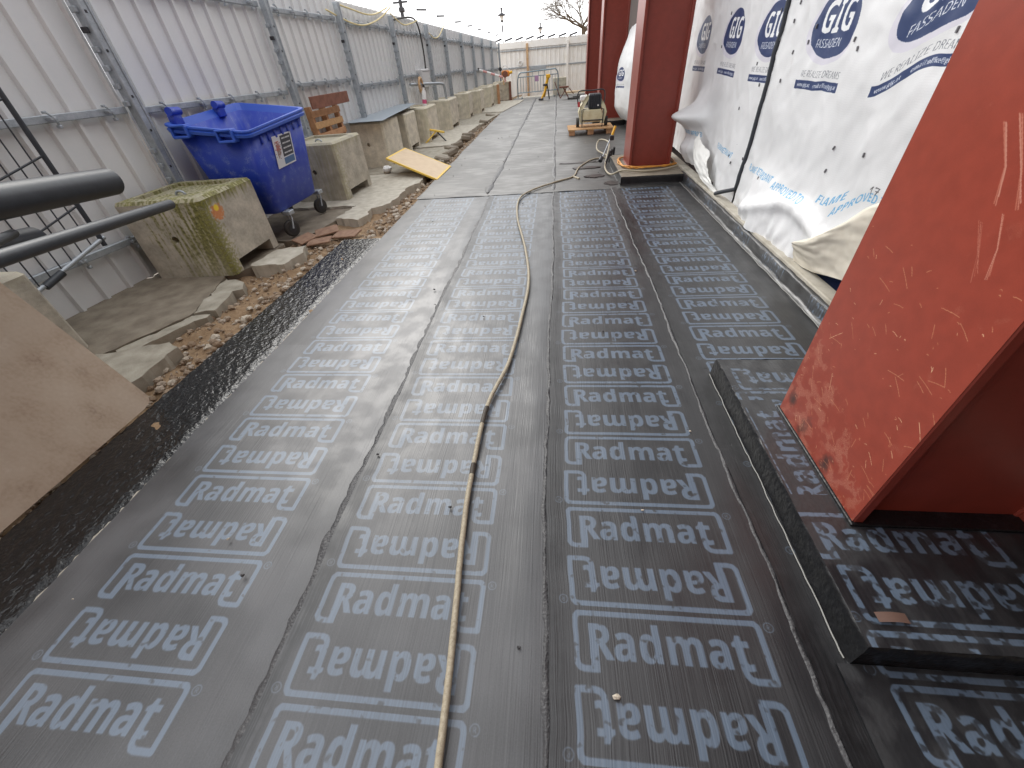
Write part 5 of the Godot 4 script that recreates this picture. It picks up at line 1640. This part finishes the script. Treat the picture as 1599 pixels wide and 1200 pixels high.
# ---------------------------------------------------------------- far end of the yard
func build_far_end():
	var b := thing("pedestrian_barrier", Vector3(-0.95, 0.03, -24.6), "grey steel pedestrian barrier standing across the far end", "barrier")
	var top := smooth_path([Vector3(-1.0, 0.0, 0), Vector3(-0.98, 0.72, 0), Vector3(-0.85, 0.98, 0), Vector3(-0.6, 1.0, 0), Vector3(0.7, 1.05, 0), Vector3(0.9, 1.02, 0), Vector3(1.0, 0.8, 0), Vector3(1.0, 0.0, 0)], 5)
	put("frame", tube_mesh(top, 0.026, 8), M.barrier, b)
	for y in [0.2, 0.82]: put("rail", tube_mesh([Vector3(-0.98, y, 0), Vector3(0.99, y + 0.03, 0)], 0.02, 6), M.barrier, b)
	for i in 13: put("bar", tube_mesh([Vector3(-0.85 + i * 0.142, 0.2, 0), Vector3(-0.85 + i * 0.142, 0.83, 0)], 0.012, 6), M.barrier, b)
	for i in 5: put("bar", tube_mesh([Vector3(-0.55 + i * 0.3, 0.83, 0), Vector3(-0.55 + i * 0.3, 1.02, 0)], 0.012, 6), M.barrier, b)
	for s in [-0.8, 0.8]: put("foot", tube_mesh([Vector3(s, 0.0, 0.3), Vector3(s, 0.02, 0), Vector3(s, 0.0, -0.3)], 0.022, 6), M.barrier, b)
	put("sign_plate", box_mesh(Vector3(-0.13, 0.62, 0.02), Vector3(0.05, 0.85, 0.03), 0.002), mat(S(176, 140, 176), 0.5), b)
	var y := thing("yellow_tripod", Vector3(-0.5, 0.03, -22.7), "yellow tripod stand with a dark foot in front of the barrier", "tripod")
	put("mast", tube_mesh([Vector3(0.1, 0.85, 0), Vector3(0.0, 0.5, 0), Vector3(-0.1, 0.1, 0)], 0.06, 8), M.yellow, y)
	put("leg", tube_mesh([Vector3(0.02, 0.45, 0), Vector3(-0.22, 0.0, 0.15)], 0.045, 8), M.yellow, y)
	put("leg", tube_mesh([Vector3(0.05, 0.6, 0), Vector3(0.14, 0.0, -0.3)], 0.03, 8), M.steel_dark, y)
	put("head", box_mesh(Vector3(0.0, 0.78, -0.08), Vector3(0.2, 0.92, 0.08), 0.02), M.yellow, y)
	put("clamp", box_mesh(Vector3(-0.14, 0.5, -0.06), Vector3(0.08, 0.58, 0.08), 0.02), M.steel_dark, y)
	put("foot", box_mesh(Vector3(-0.34, 0.0, 0.0), Vector3(-0.12, 0.06, 0.3), 0.02), M.steel_dark, y)
	var tr := thing("folding_trestle", Vector3(0.25, 0.03, -22.6), "rusty folding trestle with crossed legs in front of the cream block", "trestle")
	for k in [[-0.35, 0.62, -0.1, 0.0], [-0.1, 0.0, 0.2, 0.4], [0.0, 0.42, 0.28, 0.0], [0.28, 0.0, 0.05, 0.4], [0.3, 0.36, 0.5, 0.14]]:
		put("leg", tube_mesh([Vector3(k[0], k[1], 0), Vector3(k[2], k[3], 0)], 0.02, 6), M.wood_dark, tr)
	put("top_bar", box_mesh(Vector3(-0.15, 0.38, -0.1), Vector3(0.28, 0.44, 0.1), 0.006), M.wood_dark, tr)
	for i in 3: tag(put("dark_offcut", box_mesh(Vector3(-0.28, 0, -0.1), Vector3(0.28, 0.05, 0.1), 0.01), M.rubber, self, Vector3(0.75 + i * 0.2, 0.03 + i * 0.02, -21.9 - i * 0.5), Basis.from_euler(Vector3(0, i * 0.9, 0))), "flat dark offcut lying by the folding trestle", "offcut", "dark offcuts by the trestle")
	tag(put("pale_plank", box_mesh(Vector3(-0.2, -0.1, -26.6), Vector3(2.0, 0.0, -25.9), 0.01), M.yellow_board, self, Vector3(0, 0.06, 0)), "pale plank lying on the ground under the cream hoarding", "plank")
	var rw := thing("striped_pole", Vector3(-2.9, 0.75, -22.0), "pink and white striped pole propped over the concrete blocks", "pole")
	for i in 6:
		var a := Vector3(-0.5, 0.56, 0).lerp(Vector3(0.52, 0.24, 0), i / 6.0)
		var e := Vector3(-0.5, 0.56, 0).lerp(Vector3(0.52, 0.24, 0), (i + 1) / 6.0)
		put("band", tube_mesh([a, e], 0.042, 10), M.white_plastic if i % 2 == 0 else mat(S(206, 150, 146), 0.5), rw)
	put("end_cap", tube_mesh([Vector3(-0.56, 0.58, 0), Vector3(-0.5, 0.56, 0)], 0.06, 10), M.rubber, rw)
	put("post", tube_mesh([Vector3(0.5, 0.27, 0), Vector3(0.56, -0.04, 0)], 0.03, 8), M.rust, rw)
	var mc := thing("orange_machine", Vector3(-2.5, 0.74, -24.2), "small orange machine with a round dark drum standing on the blocks", "machine")
	put("body", box_mesh(Vector3(-0.16, 0.2, -0.15), Vector3(0.22, 0.44, 0.15), 0.05), M.orange, mc)
	put("drum", tube_mesh([Vector3(0.02, 0.3, 0.14), Vector3(0.02, 0.3, 0.2)], 0.13, 16), M.wood_dark, mc)
	put("lamp", tube_mesh([Vector3(-0.2, 0.5, 0.1), Vector3(-0.2, 0.5, 0.18)], 0.08, 14), M.steel_dark, mc)
	put("top_bar", tube_mesh(smooth_path([Vector3(-0.08, 0.44, 0.1), Vector3(-0.06, 0.6, 0.1), Vector3(0.12, 0.6, 0.1), Vector3(0.14, 0.44, 0.1)], 4), 0.02, 8), M.white_plastic, mc)
	put("stand", tube_mesh([Vector3(0.0, 0.0, 0.1), Vector3(0.0, 0.24, 0.1)], 0.045, 8), mat(S(226, 176, 168), 0.6), mc)
	put("side_knob", tube_mesh([Vector3(0.22, 0.34, 0.05), Vector3(0.36, 0.36, 0.05)], 0.06, 10), M.yellow, mc)
	for i in 2: tag(put("timber_stake", box_mesh(Vector3(-0.06, -0.05, -0.03), Vector3(0.06, 0.74, 0.03), 0.005), M.wood_orange if i == 0 else M.wood_dark, self, Vector3([-2.66, -2.3][i], 0.0, [-22.3, -24.3][i])), ["orange timber stake standing against the row of blocks", "dark timber stake standing against the last block of the row"][i], "stake")
	# small round fitting on the cream hoarding
	var an := []
	for k in 21: an.append(Vector3(-2.02 + 0.1 * cos(TAU * k / 20), 1.36 + 0.1 * sin(TAU * k / 20), -28.2))
	tag(put("wall_ring", tube_mesh(an, 0.03, 8, false), M.white_plastic, self), "round white ring hanging on the cream hoarding", "ring")

# ---------------------------------------------------------------- beyond the fence
func lamp_post(x: float, h: float, z: float, label: String, s: float):
	var l := thing("lamp_post", Vector3(x, -0.2, z), label, "lamp post", "lamp posts beyond the hoarding")
	put("column", tube_mesh([Vector3(0, 0, 0), Vector3(0, h - 0.9 * s, 0)], [0.05 * s, 0.028 * s], 8), M.steel_dark, l)
	put("collar", tube_mesh([Vector3(0, h - 1.5 * s, 0), Vector3(0, h - 1.1 * s, 0)], 0.055 * s, 8), M.steel_dark, l)
	put("lower_ring", tube_mesh([Vector3(0, h - 0.9 * s, 0), Vector3(0, h - 0.78 * s, 0)], [0.07 * s, 0.13 * s], 10), M.steel_dark, l)
	put("glass", tube_mesh([Vector3(0, h - 0.77 * s, 0), Vector3(0, h - 0.5 * s, 0)], [0.13 * s, 0.17 * s], 10), M.white_plastic, l)
	put("hood", tube_mesh([Vector3(0, h - 0.49 * s, 0), Vector3(0, h - 0.42 * s, 0), Vector3(0, h - 0.3 * s, 0)], [0.32 * s, 0.32 * s, 0.06 * s], 14), M.steel_dark, l)
	put("finial", tube_mesh([Vector3(0, h - 0.29 * s, 0), Vector3(0, h, 0)], [0.05 * s, 0.09 * s], 8), M.steel_dark, l)

func build_skyline():
	lamp_post(-4.62, 5.1, -45.0, "tall lamp post with a round hood rising over the corner of the hoardings", 1.0)
	lamp_post(-1.42, 3.95, -45.0, "shorter lamp post rising behind the middle of the cream hoarding", 0.75)
	var up := thing("utility_pole", Vector3(-13.15, -0.2, -45.0), "dark utility pole top showing above the long hoarding", "pole")
	put("pole", tube_mesh([Vector3(0, 0, 0), Vector3(0.1, 7.2, 0)], [0.2, 0.13], 10), M.steel_dark, up)
	put("cross_arm", box_mesh(Vector3(-0.55, 6.0, -0.06), Vector3(0.7, 6.12, 0.06), 0.01), M.steel_dark, up)
	put("transformer", box_mesh(Vector3(-0.12, 5.45, -0.2), Vector3(0.32, 5.75, 0.2), 0.05), M.steel_dark, up)
	# bare tree
	var t := thing("bare_tree", Vector3(2.1, -0.2, -43.0), "leafless tree spreading thin branches above the cream hoarding", "tree")
	var trunk := newst()
	add_tube(trunk, [Vector3(0, 0, 0), Vector3(0.05, 1.6, 0), Vector3(0.0, 3.4, 0)], [0.26, 0.2, 0.16], 10)
	put("trunk", done(trunk), M.bark, t)
	var crown := newst()
	var r2 := RandomNumberGenerator.new()
	r2.seed = 99
	for i in 12:
		var an := TAU * i / 12.0 + r2.randf() * 0.4
		branch(crown, r2, Vector3(0, 3.0 + 0.05 * i, 0), Vector3(cos(an) * 1.1, 0.3 + r2.randf() * 0.8, sin(an) * 0.6).normalized(), 1.7, 0.06, 5)
	put("crown", done(crown), M.bark, t)

func branch(st: SurfaceTool, r: RandomNumberGenerator, p: Vector3, d: Vector3, l: float, w: float, depth: int):
	var mid := p + d * l * 0.5 + Vector3(r.randfn(0, 0.06), r.randfn(0, 0.05), r.randfn(0, 0.06)) * l
	var e := p + d * l + Vector3(0, 0.04 * l, 0)
	add_tube(st, [p, mid, e], [w, w * 0.8, w * 0.55], 4 if depth < 4 else 6, false)
	if depth == 0: return
	for i in (3 if depth > 1 else 4):
		var nd := (d + Vector3(r.randfn(0, 0.45), r.randfn(-0.02, 0.4), r.randfn(0, 0.45))).normalized()
		branch(st, r, p.lerp(e, r.randf_range(0.45, 1.0)), nd, l * r.randf_range(0.55, 0.8), w * 0.55, depth - 1)
